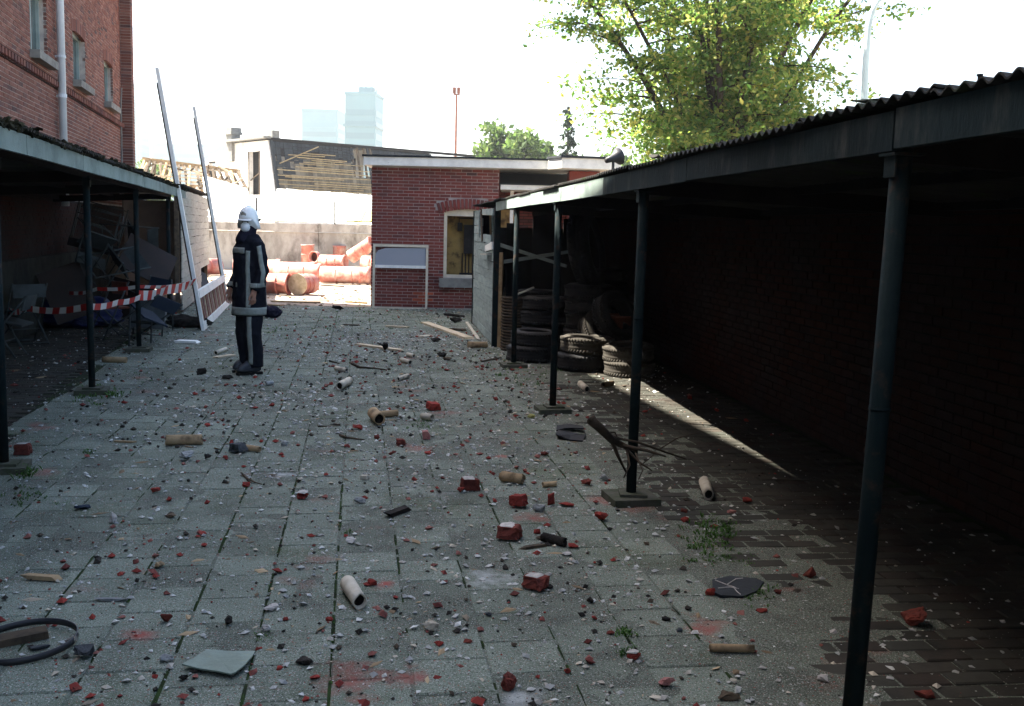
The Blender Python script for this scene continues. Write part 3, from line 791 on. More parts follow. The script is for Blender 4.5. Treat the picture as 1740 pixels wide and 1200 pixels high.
# local: gable in plane y=0 running to -x, long side along +y at x=0
GW, HL = 6.3, 12.5
zt = at(440, 236, hy).z - GZ; zb_ = at(466, 328, hy).z - GZ
gd = [(-GW, 0), (0, 0), (0, zb_), (-.75, zt), (-GW + .95, zt), (-GW, zb_)]
def xz(poly, y0, y1, M=None):
    g = G(); n = len(poly)
    vs = [(x, y0, z) for x, z in poly] + [(x, y1, z) for x, z in poly]
    g.add(vs, [tuple(range(n)), tuple(range(2 * n - 1, n - 1, -1))] + [((i + 1) % n, i, n + i, n + (i + 1) % n) for i in range(n)]); return g
# gable with a real door hole: strips around it
dx0, dx1, dz0, dz1 = -3.05, -1.75, zb_ - .1, zt - .62
def wallx(x0, x1, z0, z1): return ((x0 + x1) / 2, .14, (z0 + z1) / 2), (x1 - x0, .28, z1 - z0)
sl = .75 / (zt - zb_)
xz([(-GW, 0), (0, 0), (0, zb_ - .1), (-GW, zb_ - .1)], 0, .28).build('gable_wall', M_WHITEW, house)
xz([(dx1, zb_ - .1), (0, zb_ - .1), (0, zb_), (-.75 + .62 * sl, dz1), (dx1, dz1)], 0, .28).build('gable_wall', M_WHITEW, house)
xz([(-GW, zb_ - .1), (dx0, zb_ - .1), (dx0, dz1), (-GW + .85, dz1), (-GW, zb_)], 0, .28).build('gable_wall', M_WHITEW, house)
xz([(-GW + .85, dz1), (-.75 + .62 * sl, dz1), (-.75, zt), (-GW + .95, zt)], 0, .28).build('gable_wall', M_WHITEW, house)
g = G()
for x in (dx0 - .02, dx1 + .02): g.box((x, -.02, (dz0 + dz1) / 2), (.06, .05, dz1 - dz0))
g.bar((dx0, .1, dz0 + .9), (dx1, .2, dz0 + 1.5), .05, .06); g.build('door_frame', M_WOODD, house)
g = G(); g.box(((dx0 + dx1) / 2, .42, (dz0 + dz1) / 2), (1.9, .05, 2.8)); g.build('room_shade_panel', M_CHAR, house)  # near-black panel standing in for the darkness inside the doorway
# long wall and mansard slope
g = G(); g.box((-.14, HL / 2, zb_ / 2), (.28, HL, zb_)); g.box((-GW / 2, HL, zb_ / 2), (GW, .28, zb_)); g.box((-GW + .14, HL / 2, zb_ / 2), (.28, HL, zb_)); g.build('side_wall', M_WHITEW, house)
nrm = Vector((zt - zb_, 0, .75)).normalized()
def slope(u, t, o=0.0):    # u along y, t 0 at the eaves..1 at the top
    p = Vector((0, u, zb_)).lerp(Vector((-.75, u, zt)), t); return p + nrm * o
def sboard(u0, u1, t0, t1, th, m, nm):
    a, b, c, d = slope(u0, t0), slope(u1, t0), slope(u1, t1), slope(u0, t1); o = nrm * th
    g = G(); g.add([a, b, c, d, a + o, b + o, c + o, d + o], [(3, 2, 1, 0), (4, 5, 6, 7), (0, 1, 5, 4), (1, 2, 6, 5), (2, 3, 7, 6), (3, 0, 4, 7)])
    return g.build(nm, m, house)
UO0, UO1 = 5.9, 7.4        # torn opening
i = 0; u = 0.1
while u < HL - .2:
    w = rnd(.24, .34)
    top = .98; t_lo = .0
    if UO0 < u < UO1:
        sboard(u, u + w - .015, 0, rnd(.38, .46), .03, M_UNDER, 'roof_board')
    else:
        sboard(u, u + w - .015, 0, .70, .03, M_UNDER, 'roof_board'); sboard(u, u + w - .003, .702, .99, .03, M_BLACKWD, 'roof_board')
        lim = random.uniform(.50, .72) if 1.4 < u < UO1 else (.25 if u <= 1.4 else .45)
        for k in range(6):
            t0 = lim + (top - lim) / 6 * k
            if rnd(0, 1) < (.72 if t0 < .75 else .93): sboard(u + .004, u + w - .018, t0, t0 + (top - lim) / 6 - .012, .07 + .02 * (i % 2) * .5, M_SLATE, 'roof_tile')
    u += w; i += 1
for t, a, b in ((.07, .3, HL), (.16, .3, HL), (.25, .3, HL), (.34, .3, HL), (.43, .3, 8.2), (.475, 2.0, 5.8), (.52, 1.6, 8.2), (.565, 1.9, 4.4), (.61, 2.2, 6.6), (.655, 2.8, 5.2), (.70, 1.8, 5.4), (.745, 1.2, 3.8), (.79, 2.2, 4.6), (.115, 1.2, 6.4), (.205, 2.8, 7.0), (.295, .8, 5.0)):
    g = G(); g.bar(slope(a, t + rnd(-.015, .015), .13), slope(b, t + rnd(-.015, .015), .13), .055, .05); g.build('batten', M_BATTEN, house)
g = G(); g.bar(slope(.5, .55, .16), slope(3.4, .93, .18), .06, .06); g.build('batten', M_BATTEN, house)
for u in (.25, 7.2):
    g = G(); g.bar(slope(u, .0, .12), slope(u - .1, .98, .14), .18, .06); g.build('lead_strip', M_SLATE, house)
for u in (5.95, 6.4, 6.9, 7.35):
    g = G(); g.bar(slope(u, .4, .0), slope(u, 1.0, .0), .10, .12); g.build('exposed_stud', M_WOODD, house)
g = G(); g.box((-2.2, 6.7, zt - 1.2), (.1, 2.4, 2.4)); g.build('inner_wall', M_WHITEW, house)
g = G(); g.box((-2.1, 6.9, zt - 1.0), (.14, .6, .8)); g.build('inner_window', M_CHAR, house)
g = G(); g.bar((-.72, -.1, zt + .06), (-.72, HL + 7, zt + .10), .22, .16); g.build('ridge_board', M_BLACKWD, house)
g = G(); g.box((-GW / 2, HL / 2, zt + .02), (GW - 1.9, HL, .10)); g.build('flat_roof', M_SLATE, house)
g = G(); g.bar((-GW + .7, -.15, zt + .10), (-.55, -.15, zt + .14), .5, .14); g.build('gable_coping', M_STONE, house)
g = G(); g.bar((.12, 0, zb_ - .15), (.12, HL + 6, zb_ - .15), .22, .24); g.build('gutter', M_STONE, house)
g = G(); g.box((-1.0, .55, zt + .35), (.55, .5, .5)); g.build('broken_stack', M_STONE, house)
g = G(); g.box((-GW + 1.05, .1, zt - .2), (.75, .6, 1.9)); ch = g.build('chimney', M_STONE, house)
g = G(); g.box((-GW + 1.05, .1, zt + .60), (.95, .8, .16)); g.box((-GW + 1.05, .1, zt + .82), (.85, .7, .26)); g.build('chimney_cap', M_STONE, ch)
# side wing to the left with an open window through which the sky shows
wx0, wx1 = -GW - 3.0, -GW
g = G()
zt2 = zt - .5
for a, b, c, d in ((wx0, wx0 + .9, 0, zt2 - .6), (wx0 + 1.9, wx1, 0, zt2), (wx0 + .9, wx0 + 1.9, 0, zb_ + .5), (wx0 + .9, wx0 + 1.9, zt2 - .55, zt2 - .1)):
    g.box(((a + b) / 2, .14, (c + d) / 2), (b - a, .28, d - c))
g.build('wing_wall', M_WHITEW, house)
g = G()
for x in (wx0 + .93, wx0 + 1.87): g.box((x, .1, zb_ + 1.1), (.10, .2, 1.3))
g.box((wx0 + 1.4, .1, zt2 - .6), (.95, .2, .12)); g.build('window_frame', M_CHAR, house)

# wooden skeleton of a fallen roof
ry = 52.0
fr = thing('roof_skeleton', 'collapsed roof skeleton of bare rafters and battens, left of the ruined white house', 'roof frame', (at(320, 330, ry).x, ry, GZ))
O = Vector(fr.location)
rg = random.Random(11)
def tp(x, y, Y): return at(x, y, Y) - O
ra, rb = tp(243, 271, ry), tp(408, 292, ry)
g = G(); g.bar(ra, rb, .22, .22); g.build('ridge_beam', M_WOOD, fr)
g = G(); g.bar(tp(228, 312, ry - 2), tp(420, 322, ry - 2), .16, .16); g.build('eaves_beam', M_WOOD, fr)
for i in range(17):
    t = (i + .3) / 17; top = ra.lerp(rb, min(1, t + rg.uniform(-.01, .01)))
    bot = tp(228 + 196 * t + rg.uniform(-7, 7), 316 + 8 * t + rg.uniform(-4, 5), ry - 2.2)
    g = G(); g.bar(top, bot, .11, .13); g.build('rafter', M_WOOD if rg.random() < .6 else M_WOODD, fr)
    if rg.random() < .7:
        bot2 = tp(236 + 190 * t, 318, ry + 2.4)
        g = G(); g.bar(top, bot2, .10, .12); g.build('rafter', M_WOODD, fr)
for k in range(6):
    t = (k + .7) / 6.5
    s_ = rg.uniform(0, .35); e_ = rg.uniform(.6, 1)
    p0 = tp(243, 271, ry).lerp(tp(228, 316, ry - 2.2), t); p1 = tp(408, 292, ry).lerp(tp(424, 324, ry - 2.2), t)
    g = G(); g.bar(p0.lerp(p1, s_) + Vector((0, -.12, 0)), p0.lerp(p1, e_) + Vector((0, -.12, 0)), .06, .06); g.build('batten', M_WOODP, fr)
for i in range(26):
    c = p0.lerp(p1, rg.random()) + Vector((rg.uniform(-.4, .4), rg.uniform(-.6, .6), rg.uniform(-.2, .9)))
    d = Vector((rg.uniform(-1, 1), rg.uniform(-.5, .5), rg.uniform(-.6, .8))) * rg.uniform(.3, .8)
    g = G(); g.bar(c - d, c + d, .05, .08); g.build('broken_board', M_WOODP if i % 3 else M_WOODD, fr)
g = G()
for i in range(40):
    c = tp(245 + 170 * rg.random(), 322 + rg.uniform(-6, 6), ry - 2 + rg.uniform(-.5, 1.5)); s_ = rg.uniform(.2, .6)
    g.hull(shard_pts(s_ * 1.5, s_, s_ * .8, 9, rg), Matrix.Translation(c))
g.build('rubble', M_WHITEW, fr, kind='stuff')

# ------------------------------------------------------------------ skyline
def tower(label, x0, x1, ytop, Y, rz, depth, bands, extra=None, name='office_tower'):
    a = at(x0, ytop, Y); b = at(x1, ytop, Y); w = b.x - a.x; h = a.z - GZ
    r = thing(name, label, 'building', ((a.x + b.x) / 2, Y + depth / 2, GZ), rz)
    g = G(); g.box((0, 0, h / 2), (w, depth, h)); g.build('wall', M_TOWER, r)
    fl = 3.6; n = int(h / fl)
    for i in range(2, n):
        z = h - i * fl + .6
        if z < 12: break
        g = G(); g.box((0, -depth / 2 - .05, z + 1.0), (w * .94, .16, 1.9)); g.box((w / 2 + .05, 0, z + 1.0), (.16, depth * .9, 1.9))
        g.build('window_band', M_TOWERG, r)
    for z in bands:
        g = G(); g.box((0, 0, h - z), (w + .9, depth + .9, .7)); g.build('ledge', M_TOWERG, r)
    g = G(); g.box((0, 0, h + .4), (w + .5, depth + .5, .8)); g.build('parapet', M_TOWER, r)
    if extra:
        for dx, hh in extra:
            g = G(); g.tube([(dx * w / 2, -depth * .2, h + .5), (dx * w / 2, -depth * .2, h + hh)], .25, 6); g.build('mast', M_LAMPG, r)
        g = G(); g.box((w * .12, 0, h + 1.8), (w * .5, depth * .5, 2.0)); g.build('plant_room', M_TOWERG, r)
    return r
tower('pale cyan tower block with roof aerials, the taller beyond the ruined house', 588, 640, 160, 330, -.05, 14, (9.6, 22), [(.2, 6.5), (.55, 4.5), (.8, 4.2), (-.1, 3.2)])
tower('fainter pale tower block with a plain flat top, the lower beyond the ruined house', 514, 575, 188, 420, -.04, 18, (20,))
tower('very faint hazy tower just right of the tall brick building', 214, 233, 146, 520, 0, 16, ())
tower('low faint slab block in the haze above the roof skeleton', 258, 392, 246, 560, 0, 18, (), name='distant_block')
mast = at(776, 150, 95)
r = thing('floodlight_mast', 'slim rust coloured mast with a small lamp cluster, standing over the outbuilding roof', 'mast', (mast.x, 95, GZ))
h_ = mast.z - GZ
g = G(); g.tube([(0, 0, 0), (0, 0, h_ - .6)], .14, 10, r1=.09); g.build('pole', M_RUST, r)
g = G(); g.box((0, 0, h_ - .55), (.60, .12, .12)); g.build('cross_arm', M_RUST, r)
for dx in (-.19, .19):
    g = G(); g.prism([(-.15, -.18), (.15, -.18), (.10, .18), (-.10, .18)], -.26, .26, Matrix.Translation((dx, 0, h_ - .2))); g.build('lamp_head', M_RUST, r)
lp = at(1468, 185, 18.0)
r = thing('street_lamp', 'pale curved street lamp post rising behind the shed roof, right of the big tree', 'street lamp', (lp.x, 18.0, GZ))
pt = [Vector((0, 0, 0)), Vector((0, 0, lp.z - GZ))] + [at(x, y, 18.0) - Vector((lp.x, 18.0, GZ)) for x, y in ((1471, 110), (1476, 45), (1482, 20), (1492, 2), (1512, -14), (1545, -24))]
g = G(); g.tube(pt, [.07, .058, .055, .05, .046, .042, .04, .04], 12); g.build('post', M_LAMPG, r, True)
e = pt[-1]; g = G(); g.loft([[(e.x + dx, e.y + .14 * k * math.cos(t), e.z + .07 * k * math.sin(t)) for t in [2 * PI * i / 10 for i in range(10)]] for dx, k in ((-.05, .4), (.1, 1), (.4, 1), (.6, .4))]); g.build('lamp_head', M_LAMPG, r, True)

# ------------------------------------------------------------------ trees
def leaf_cloud(g, pts, size, rg, flat=.5):
    for c in pts:
        n = Vector((rg.gauss(0, 1), rg.gauss(0, 1), rg.gauss(0, 1) + flat)); n.normalize()
        a = n.orthogonal(); a.rotate(Matrix.Rotation(rg.uniform(0, 6.28), 3, n)); b = n.cross(a)
        s_ = size * rg.uniform(.6, 1.3); a = a * s_; b = b * s_ * .62; d = n * (s_ * .16)
        g.add([c - a * .5, c + b * .5 + d, c + a * .55, c - b * .5 + d], [(0, 1, 2, 3)])
def tree(label, base, h_fork, stems, reach, height, nleaf, lsize, leafm, seed, cat='tree', name='leafy_tree', rt=.16, dens=.30, droop=.3, trunk_name='trunk'):
    rg = random.Random(seed)
    r = thing(name, label, cat, base)
    wood = G(); leaves = G()
    wood.tube([(0, 0, -.1), (.03, 0, h_fork * .5), (0, 0, h_fork)], [rt * 1.25, rt, rt * .95], 10)
    tips = []
    for i in range(stems):
        az = 2 * PI * i / stems + rg.uniform(-.4, .4); lean = rg.uniform(.12, .55)
        L = (height - h_fork) * rg.uniform(.75, 1.0)
        p = Vector((0, 0, h_fork - rg.uniform(0, .5))); d = Vector((math.cos(az) * lean, math.sin(az) * lean, 1)).normalized()
        pts = [p.copy()]; n = 9
        for k in range(n):
            d = (d + Vector((rg.gauss(0, .06), rg.gauss(0, .06), rg.gauss(0, .03)))).normalized(); p = p + d * (L / n); pts.append(p.copy())
        r0 = rt * rg.uniform(.45, .7)
        wood.tube(pts, [r0 * (1 - .9 * k / n) + .006 for k in range(n + 1)], 7)
        for k in range(1, n + 1):
            for q in range(rg.choice((2, 3, 3))):
                frac = k / n
                b0 = pts[k - 1].lerp(pts[k], rg.random()); az2 = rg.uniform(0, 2 * PI)
                out = Vector((math.cos(az2), math.sin(az2), 0)) + Vector((b0.x, b0.y, 0)) * .25 / max(.3, reach * .3)
                out.z = 0; out.normalize()
                prof = math.sin(min(1, .25 + frac * .8) * PI) ** .6
                Lb = reach * rg.uniform(.35, .8) * max(.25, prof)
                bp = [b0.copy()]; dd = (out + Vector((0, 0, rg.uniform(.25, .7)))).normalized(); bpn = b0.copy()
                for m_ in range(5):
                    dd = (dd + Vector((rg.gauss(0, .12), rg.gauss(0, .12), -droop * .33))).normalized(); bpn = bpn + dd * Lb / 5; bp.append(bpn.copy())
                wood.tube(bp, [max(.004, r0 * .35 * (1 - m_ / 5.5)) for m_ in range(6)], 5, cap=False)
                for m_ in range(1, 6): tips.append((bp[m_], Lb, m_ / 5))
                for s_ in range(3):
                    j = rg.randint(1, 4); sd = Vector((rg.gauss(0, 1), rg.gauss(0, 1), rg.gauss(.1, .4))).normalized()
                    e = bp[j] + sd * Lb * rg.uniform(.2, .4)
                    wood.tube([bp[j], e], [.006, .003], 4, cap=False); tips.append((e, Lb, 1)); tips.append((bp[j].lerp(e, .5), Lb, .7))
    per = max(1, int(nleaf / len(tips))); pts = []
    for p, L, w in tips:
        k = int(per * rg.uniform(.2, 1.9))
        for _ in range(k):
            pts.append(p + Vector((rg.gauss(0, dens), rg.gauss(0, dens), rg.gauss(-.03, dens * .42))))
    leaf_cloud(leaves, pts, lsize, rg, .9)
    wood.build(trunk_name, M_BARK, r, True); leaves.build('crown', leafm, r)
    return r
tb = gp(1240, 400, -20) if False else Vector(((1218 - 870) / FPX * 21.5, 21.5, GZ))
tree('big spreading tree in yellow green spring leaf, behind the shed roof on the right', tb, 2.3, 12, 3.0, 11.0, 76000, .085, M_LEAF, 5, rt=.13, dens=.20, droop=.42)
tree('pale green round tree behind the outbuilding roof, left of the dark conifer', (at(882, 300, 72).x, 72, GZ), 3.0, 7, 3.2, at(882, 205, 72).z, 9000, .40, M_LEAFP, 9, rt=.25, dens=.5)
tree('slim pale green tree behind the roof horn, right of the dark conifer', (at(1030, 300, 70).x, 70, GZ), 2.5, 4, 1.3, at(1030, 222, 70).z, 1800, .36, M_LEAFP, 12, rt=.14, dens=.35)
tree('faint small tree in the haze between brick building and roof skeleton', (at(258, 300, 90).x, 90, GZ), 2.0, 5, 3.2, at(258, 262, 90).z, 2500, .45, M_LEAFP, 15, rt=.2, dens=.6)
tree('pale bushy tree low behind the shed roof, under the big tree', (at(1085, 300, 60).x, 60, GZ), 2.2, 6, 2.6, at(1085, 252, 60).z, 3500, .36, M_LEAFP, 18, rt=.2, dens=.45)
# conifer
cb = at(962, 300, 66); ht = at(962, 178, 66).z
r = thing('conifer_tree', 'thin dark conifer with a ragged top, beyond the outbuilding roof', 'tree', (cb.x, 66, GZ))
rg = random.Random(4); wood = G(); lv = G(); wood.tube([(0, 0, 0), (.05, 0, ht)], .14, 7, r1=.02)
for i in range(60):
    z = ht * (.25 + .74 * i / 60); Lb = 1.25 * (1 - (i / 62)) ** .8 * rg.uniform(.5, 1.1) + .10; az = rg.uniform(0, 6.28)
    d = Vector((math.cos(az), math.sin(az), -.25)); a = Vector((0.03, 0, z)); e = a + d * Lb
    wood.tube([a, e], [.03, .01], 4, cap=False)
    leaf_cloud(lv, [a.lerp(e, rg.uniform(.2, 1.05)) + Vector((rg.gauss(0, .07), rg.gauss(0, .07), rg.gauss(-.06, .07))) for _ in range(14)], .24, rg, .2)
wood.build('trunk', M_BARK, r); lv.build('crown', M_CONIF, r)

# ------------------------------------------------------------------ orange red pipes and tubs in the far yard
def drum_mesh(kind, rad, L):
    g = G(); n = 28; t = .022
    if kind == 'pipe':
        prof = [(rad, 0), (rad, L * .90), (rad * 1.10, L * .92), (rad * 1.10, L), (rad * 1.10 - t, L), (rad * 1.10 - t, L * .92), (rad - t, L * .90), (rad - t, 0)]
        g.lathe(prof, n, closed=True)
    else:
        prof = [(0, 0), (rad, 0), (rad, L * .94), (rad * 1.06, L * .95), (rad * 1.06, L), (rad * 1.06 - t, L), (rad - t, L * .95), (rad - t, .03), (0, .03)]
        g.lathe(prof, n)
    return g
DM = {}
def drum(kind, label, px_, py_, L, rad, az, lie=True, lift=0.0, tilt=0.0, m=None, cover=False, Y=None):
    p = gp(px_, py_, GZ) if Y is None else at(px_, py_, Y); p = Vector((p.x, p.y, GZ + lift))
    q = thing('plastic_pipe' if kind == 'pipe' else 'plastic_drum', label, 'pipe' if kind == 'pipe' else 'drum', p, group='orange red pipes and drums by the yard wall')
    q.rotation_mode = 'XYZ'
    if lie: q.rotation_euler = (PI / 2 + tilt, 0, az); q.location.z = GZ + lift + rad * 1.08
    else: q.rotation_euler = (tilt, 0, az)
    g = drum_mesh(kind, rad, L); b = g.build('barrel', m or M_ORANGE, q, True)
    for z in (.30, .62):
        if L < .3: continue
        g = G(); g.lathe([(rad + .001, L * z), (rad + .010, L * z + .006), (rad + .010, L * z + .03), (rad + .001, L * z + .036)], 28)
        g.build('hoop', m or M_ORANGE, q, True)
    if kind == 'pipe':
        g = G(); g.lathe([(0, L * .35), (rad * .955, L * .35)], 20); g.build('hollow_shade', M_DARKIN, q)  # dark disc plugging the bore, painted as the shade in it
    if cover:
        g = G(); g.lathe([(0, L + .006), (rad * 1.09, L + .006), (rad * 1.09, L - .03)], 28); g.build('lid', M_WOODP, q)
    return q
for o_ in ():
    pass
R90 = PI / 2
drum('drum', 'standing red drum, leftmost of three upright drums by the wall', 523, 462, 1.0, .235, 0, False)
drum('drum', 'standing red drum in the middle of three upright drums by the wall', 552, 460, 1.02, .245, 1, False)
drum('drum', 'standing red drum, rightmost of three upright drums by the wall', 577, 462, .98, .24, 2, False)
drum('pipe', 'short pipe ring standing on edge below the upright drums', 538, 468, .18, .19, -.5, True, lift=.42)
drum('pipe', 'long red pipe lying crosswise just right of the fireman at waist height', 468, 476, 1.45, .25, R90 - .04, True)
drum('pipe', 'red pipe lying at the right end of the row, its open end to the right', 546, 482, 1.5, .25, R90 - .06, True)
drum('pipe', 'red pipe lying aslant on top of the row with its mouth to the right', 545, 476, .85, .20, R90 - .25, True, lift=.38)
drum('pipe', 'red pipe propped up steeply at the outbuilding corner', 596, 470, .95, .23, R90 - .3, True, lift=.42, tilt=-.55)
drum('pipe', 'red pipe lying half hidden behind the outbuilding corner', 606, 484, 1.0, .24, R90 + .5, True, lift=.0)
drum('pipe', 'red pipe lying low against the outbuilding corner', 616, 478, .9, .24, R90 - .2, True, lift=.3)
drum('drum', 'red drum lying near the fireman, closed end facing right', 438, 500, .80, .25, R90 - .1, True)
drum('drum', 'squat red drum lying with its pale round lid facing the camera', 529, 500, .62, .245, -.38, True, cover=True)
drum('pipe', 'dark mouthed red pipe left of the fireman', 372, 468, 1.3, .27, -.7, True)
drum('pipe', 'red pipe lying behind the white leaning frame', 396, 470, 1.5, .27, R90 + .2, True)
drum('pipe', 'red pipe lying directly behind the fireman', 455, 474, 1.5, .26, R90 + .05, True)

# planks and lumps lying in the sun by the drums
def lying(nm, label, cat, a, b, w, t, m, z=0.0, lift=0.0, group=None):
    p, q = gp(*a), gp(*b); c = (p + q) / 2; d = q - p
    o = thing(nm, label, cat, (c.x, c.y, z), math.atan2(d.y, d.x)) if False else None
    g = G(); L = d.length
    g.bar((-L / 2, 0, t / 2), (L / 2, 0, t / 2 + lift), w, t)
    rg_ = random.Random(int(a[0] * 7 + a[1]))
    g.v = [(x + (rg_.uniform(-.04, .02) if abs(x) > L * .4 else 0), y, zz) for x, y, zz in g.v]
    o = g.build(nm, m); o.location = (c.x, c.y, z + .003); o.rotation_euler = (0, 0, math.atan2(d.y, d.x))
    return tag(o, label, cat, group)
lying('plank', 'sunlit tan plank on the sand, longest of those right of the fireman', 'plank', (462, 511), (545, 513), .12, .03, M_WOOD, GZ)
lying('plank', 'short sunlit tan board end right beside the firemans sleeve', 'plank', (460, 519), (480, 520), .16, .05, M_WOOD, GZ)
lying('plank', 'grey weathered batten on the sunlit sand in front of the red pipes', 'plank', (545, 484), (585, 486), .08, .03, M_WOODD, GZ)
lying('plank', 'thin pale lath on the sand just before the paving starts', 'plank', (498, 521), (590, 522), .05, .02, M_WOODP, GZ)
lying('plank', 'tan board on the sand beside the outbuilding corner', 'plank', (590, 512), (625, 514), .10, .03, M_WOOD, GZ)
g = G(); rg = random.Random(3)
for i in range(500):
    Y = rg.uniform(21.5, 36); X = rg.uniform(-11, -3.2); s_ = rg.uniform(.02, .10)
    g.hull(shard_pts(s_ * 1.6, s_, s_ * .6, 8, rg), Matrix.Translation((X, Y, GZ + s_ * .2)))
g.build('sand_rubble', M_CWOOD, kind='stuff')
# ================================================================== THINGS IN THE YARD
# frame leaning on the outbuilding
fo = thing('window_frame', 'cream wooden frame with one dusty pane left in its top, leaning on the red brick outbuilding', 'frame', (-2.93, 21.26, -.012), .02, rot=(-.09, 0, .02))
FW, FH = 1.14, 1.34
for nm, c, d in (('stile', (.02, 0, FH / 2), (.045, .05, FH)), ('stile', (FW - .02, 0, FH / 2), (.045, .05, FH)), ('top_rail', (FW / 2, 0, FH - .025), (FW - .085, .05, .05)),
                 ('bottom_rail', (FW / 2, 0, .02), (FW - .085, .05, .04)), ('mid_rail', (FW / 2, 0, FH - .46), (FW - .085, .055, .06))):
    g = G(); g.box(c, d); g.build(nm, M_CREAM if nm != 'mid_rail' else M_WHITE, fo)
g = G(); g.add([(.045, .0, FH - .43), (FW - .045, .0, FH - .43), (FW - .045, 0, FH - .06), (.25, 0, FH - .075), (.10, 0, FH - .13), (.045, 0, FH - .2)] +
               [(.045, .006, FH - .43), (FW - .045, .006, FH - .43), (FW - .045, .006, FH - .06), (.25, .006, FH - .075), (.10, .006, FH - .13), (.045, .006, FH - .2)],
               [(0, 1, 2, 3, 4, 5), (11, 10, 9, 8, 7, 6)] + [(i, (i + 1) % 6, 6 + (i + 1) % 6, 6 + i) for i in range(6)])
g.build('pane', M_FOGP, fo)

# tall white frame leaning on the left shed
a = gp(345, 562); b = gp(388, 518); dv = (b - a); L5 = dv.length; azf = math.atan2(dv.y, dv.x)
lf = thing('glazing_frame', 'very tall white frame leaning on the left shed roof, barred at the bottom', 'frame', (a.x, a.y, 0), azf, rot=(-math.atan(.616 / 3.91), 0, azf))
HF = 3.95
def railbar(nm, p, q, w, h, m):
    g = G(); g.bar(p, q, w, h, up=(0, 1, 0)); return g.build(nm, m, lf)
for x in (.06, L5 - .06):
    s_ = railbar('stile', (x, 0, 0), (x, 0, HF + .08), .11, .05, M_WHITE)
    railbar('stile', (x + .085, .03, 0.0), (x + .085, .03, HF - .12), .035, .06, M_WOODD)
railbar('bottom_rail', (.1, 0, .06), (L5 - .1, 0, .06), .12, .06, M_WHITE)
railbar('mid_rail', (.1, 0, .56), (L5 - .1, 0, .56), .12, .07, M_WHITE)
for i in range(44):
    x = .18 + (L5 - .36) * i / 43
    g = G(); g.tube([(x, .0, .10), (x + rnd(-.05, .05), 0, .52)], .006 + .006 * (i % 2), 6); g.build('bar', (M_RUST, M_WOODP, M_BRICKP)[i % 3], lf)

# barrier tape
def tape(nm, label, pts, w, seed):
    rg = random.Random(seed); P = [Vector(p) for p in pts]; res = []
    for i in range(len(P) - 1):
        n = max(2, int((P[i + 1] - P[i]).length / .06))
        for k in range(n): 
            t = k / n; q = P[i].lerp(P[i + 1], t); q.z -= .05 * math.sin(PI * t) * min(1, (P[i + 1] - P[i]).length / 2); res.append(q)
    res.append(P[-1]); g = G(); vs = []; ang = 0
    for i, q in enumerate(res):
        d = (res[min(i + 1, len(res) - 1)] - res[max(i - 1, 0)]).normalized()
        ang += rg.uniform(-.12, .14); u = Vector((0, 0, 1)); s_ = d.cross(u).normalized()
        ax = u * math.cos(ang * .6) + s_ * math.sin(ang * .6)
        vs += [q - ax * w / 2, q + ax * w / 2]
    g.v = [tuple(v) for v in vs]
    for i in range(len(res) - 1):
        g.f.append((2 * i, 2 * i + 1, 2 * i + 3, 2 * i + 2)); g.mi.append((i // 3) % 2)
    o = g.build(nm, [M_RED, M_TWHITE], None)
    sm = o.modifiers.new('thick', 'SOLIDIFY'); sm.thickness = .0015
    return tag(o, label, 'tape', 'barrier tape')
yb = lambda x, y, Y: at(x, y, Y)
post4 = yb(236, 505, 13.15)
tape('barrier_tape', 'red and white barrier tape sagging from the wall end to the shed post, lower run', [yb(14, 527, 13.8), yb(45, 524, 12.6), yb(150, 521, 11.5), yb(200, 514, 12.4), yb(238, 505, 13.12)], .075, 1)
tape('barrier_tape', 'wide band of red and white tape from the shed post up to the white frame', [yb(236, 502, 13.12), yb(285, 492, 14.4), yb(332, 477, 15.9)], .13, 2)
tape('barrier_tape', 'thin upper run of red and white tape deep in the left shed behind the posts', [yb(118, 498, 15.0), yb(165, 491, 14.2), yb(236, 487, 13.9), yb(332, 475, 15.95)], .05, 3)

# folding chairs and tables thrown together in the left shed
def chair(label, loc, rot, cloth=M_METAL, table=False):
    r = thing('folding_table' if table else 'folding_chair', label, 'table' if table else 'chair', loc, 0, 'furniture heaped in the left shed', rot=rot)
    w = .23 if not table else .38
    for s_ in (-1, 1):
        g = G(); g.tube([(s_ * w, .24, 0), (s_ * w, -.16, .82 if not table else .68)], .012, 7); g.build('leg', M_METAL, r, True)
        g = G(); g.tube([(s_ * (w - .03), -.24, 0), (s_ * (w - .03), .22, .46 if not table else .68)], .012, 7); g.build('leg', M_METAL, r, True)
    g = G()
    for y, z, q in ((.22, .03, w), (-.22, .03, w - .03), (.0, .2, w)): g.tube([(-q, y, z), (q, y, z)], .009, 6)
    g.build('stretcher', M_METAL, r, True)
    if table:
        g = G(); g.box((0, 0, .70), (.80, .62, .025)); g.build('tabletop', cloth, r)
    else:
        g = G(); g.box((0, .02, .45), (.44, .40, .022)); g.build('seat', cloth, r)
        g = G(); g.bar((-.22, -.135, .72), (.22, -.135, .72), .02, .18); g.build('backrest', cloth, r)
    return r
chair('folding chair with an orange back, standing deep in the left shed by its thin post', (-5.75, 14.6, 0), (0, 0, 2.4), M_SEATO)
chair('white metal folding chair toppled beside the taped post', (-5.25, 14.0, .02), (.5, .35, 1.1), M_BLUEC)
chair('folding chair lying on its back in front of the furniture heap', (-5.35, 15.0, .24), (1.35, .1, .3))
chair('folding chair sagging against the heap near the white frame', (-5.6, 15.8, .0), (-.35, .1, -.5), M_BLUEC)
chair('upturned folding chair high on the heap with its legs in the air', (-6.3, 15.6, 1.75), (2.7, .3, .8))
chair('folding chair jammed sideways on top of the heap', (-6.6, 16.6, 1.3), (1.2, .9, 1.9))
chair('folding chair wedged halfway up the heap', (-6.2, 15.0, .85), (.9, -.7, 2.6))
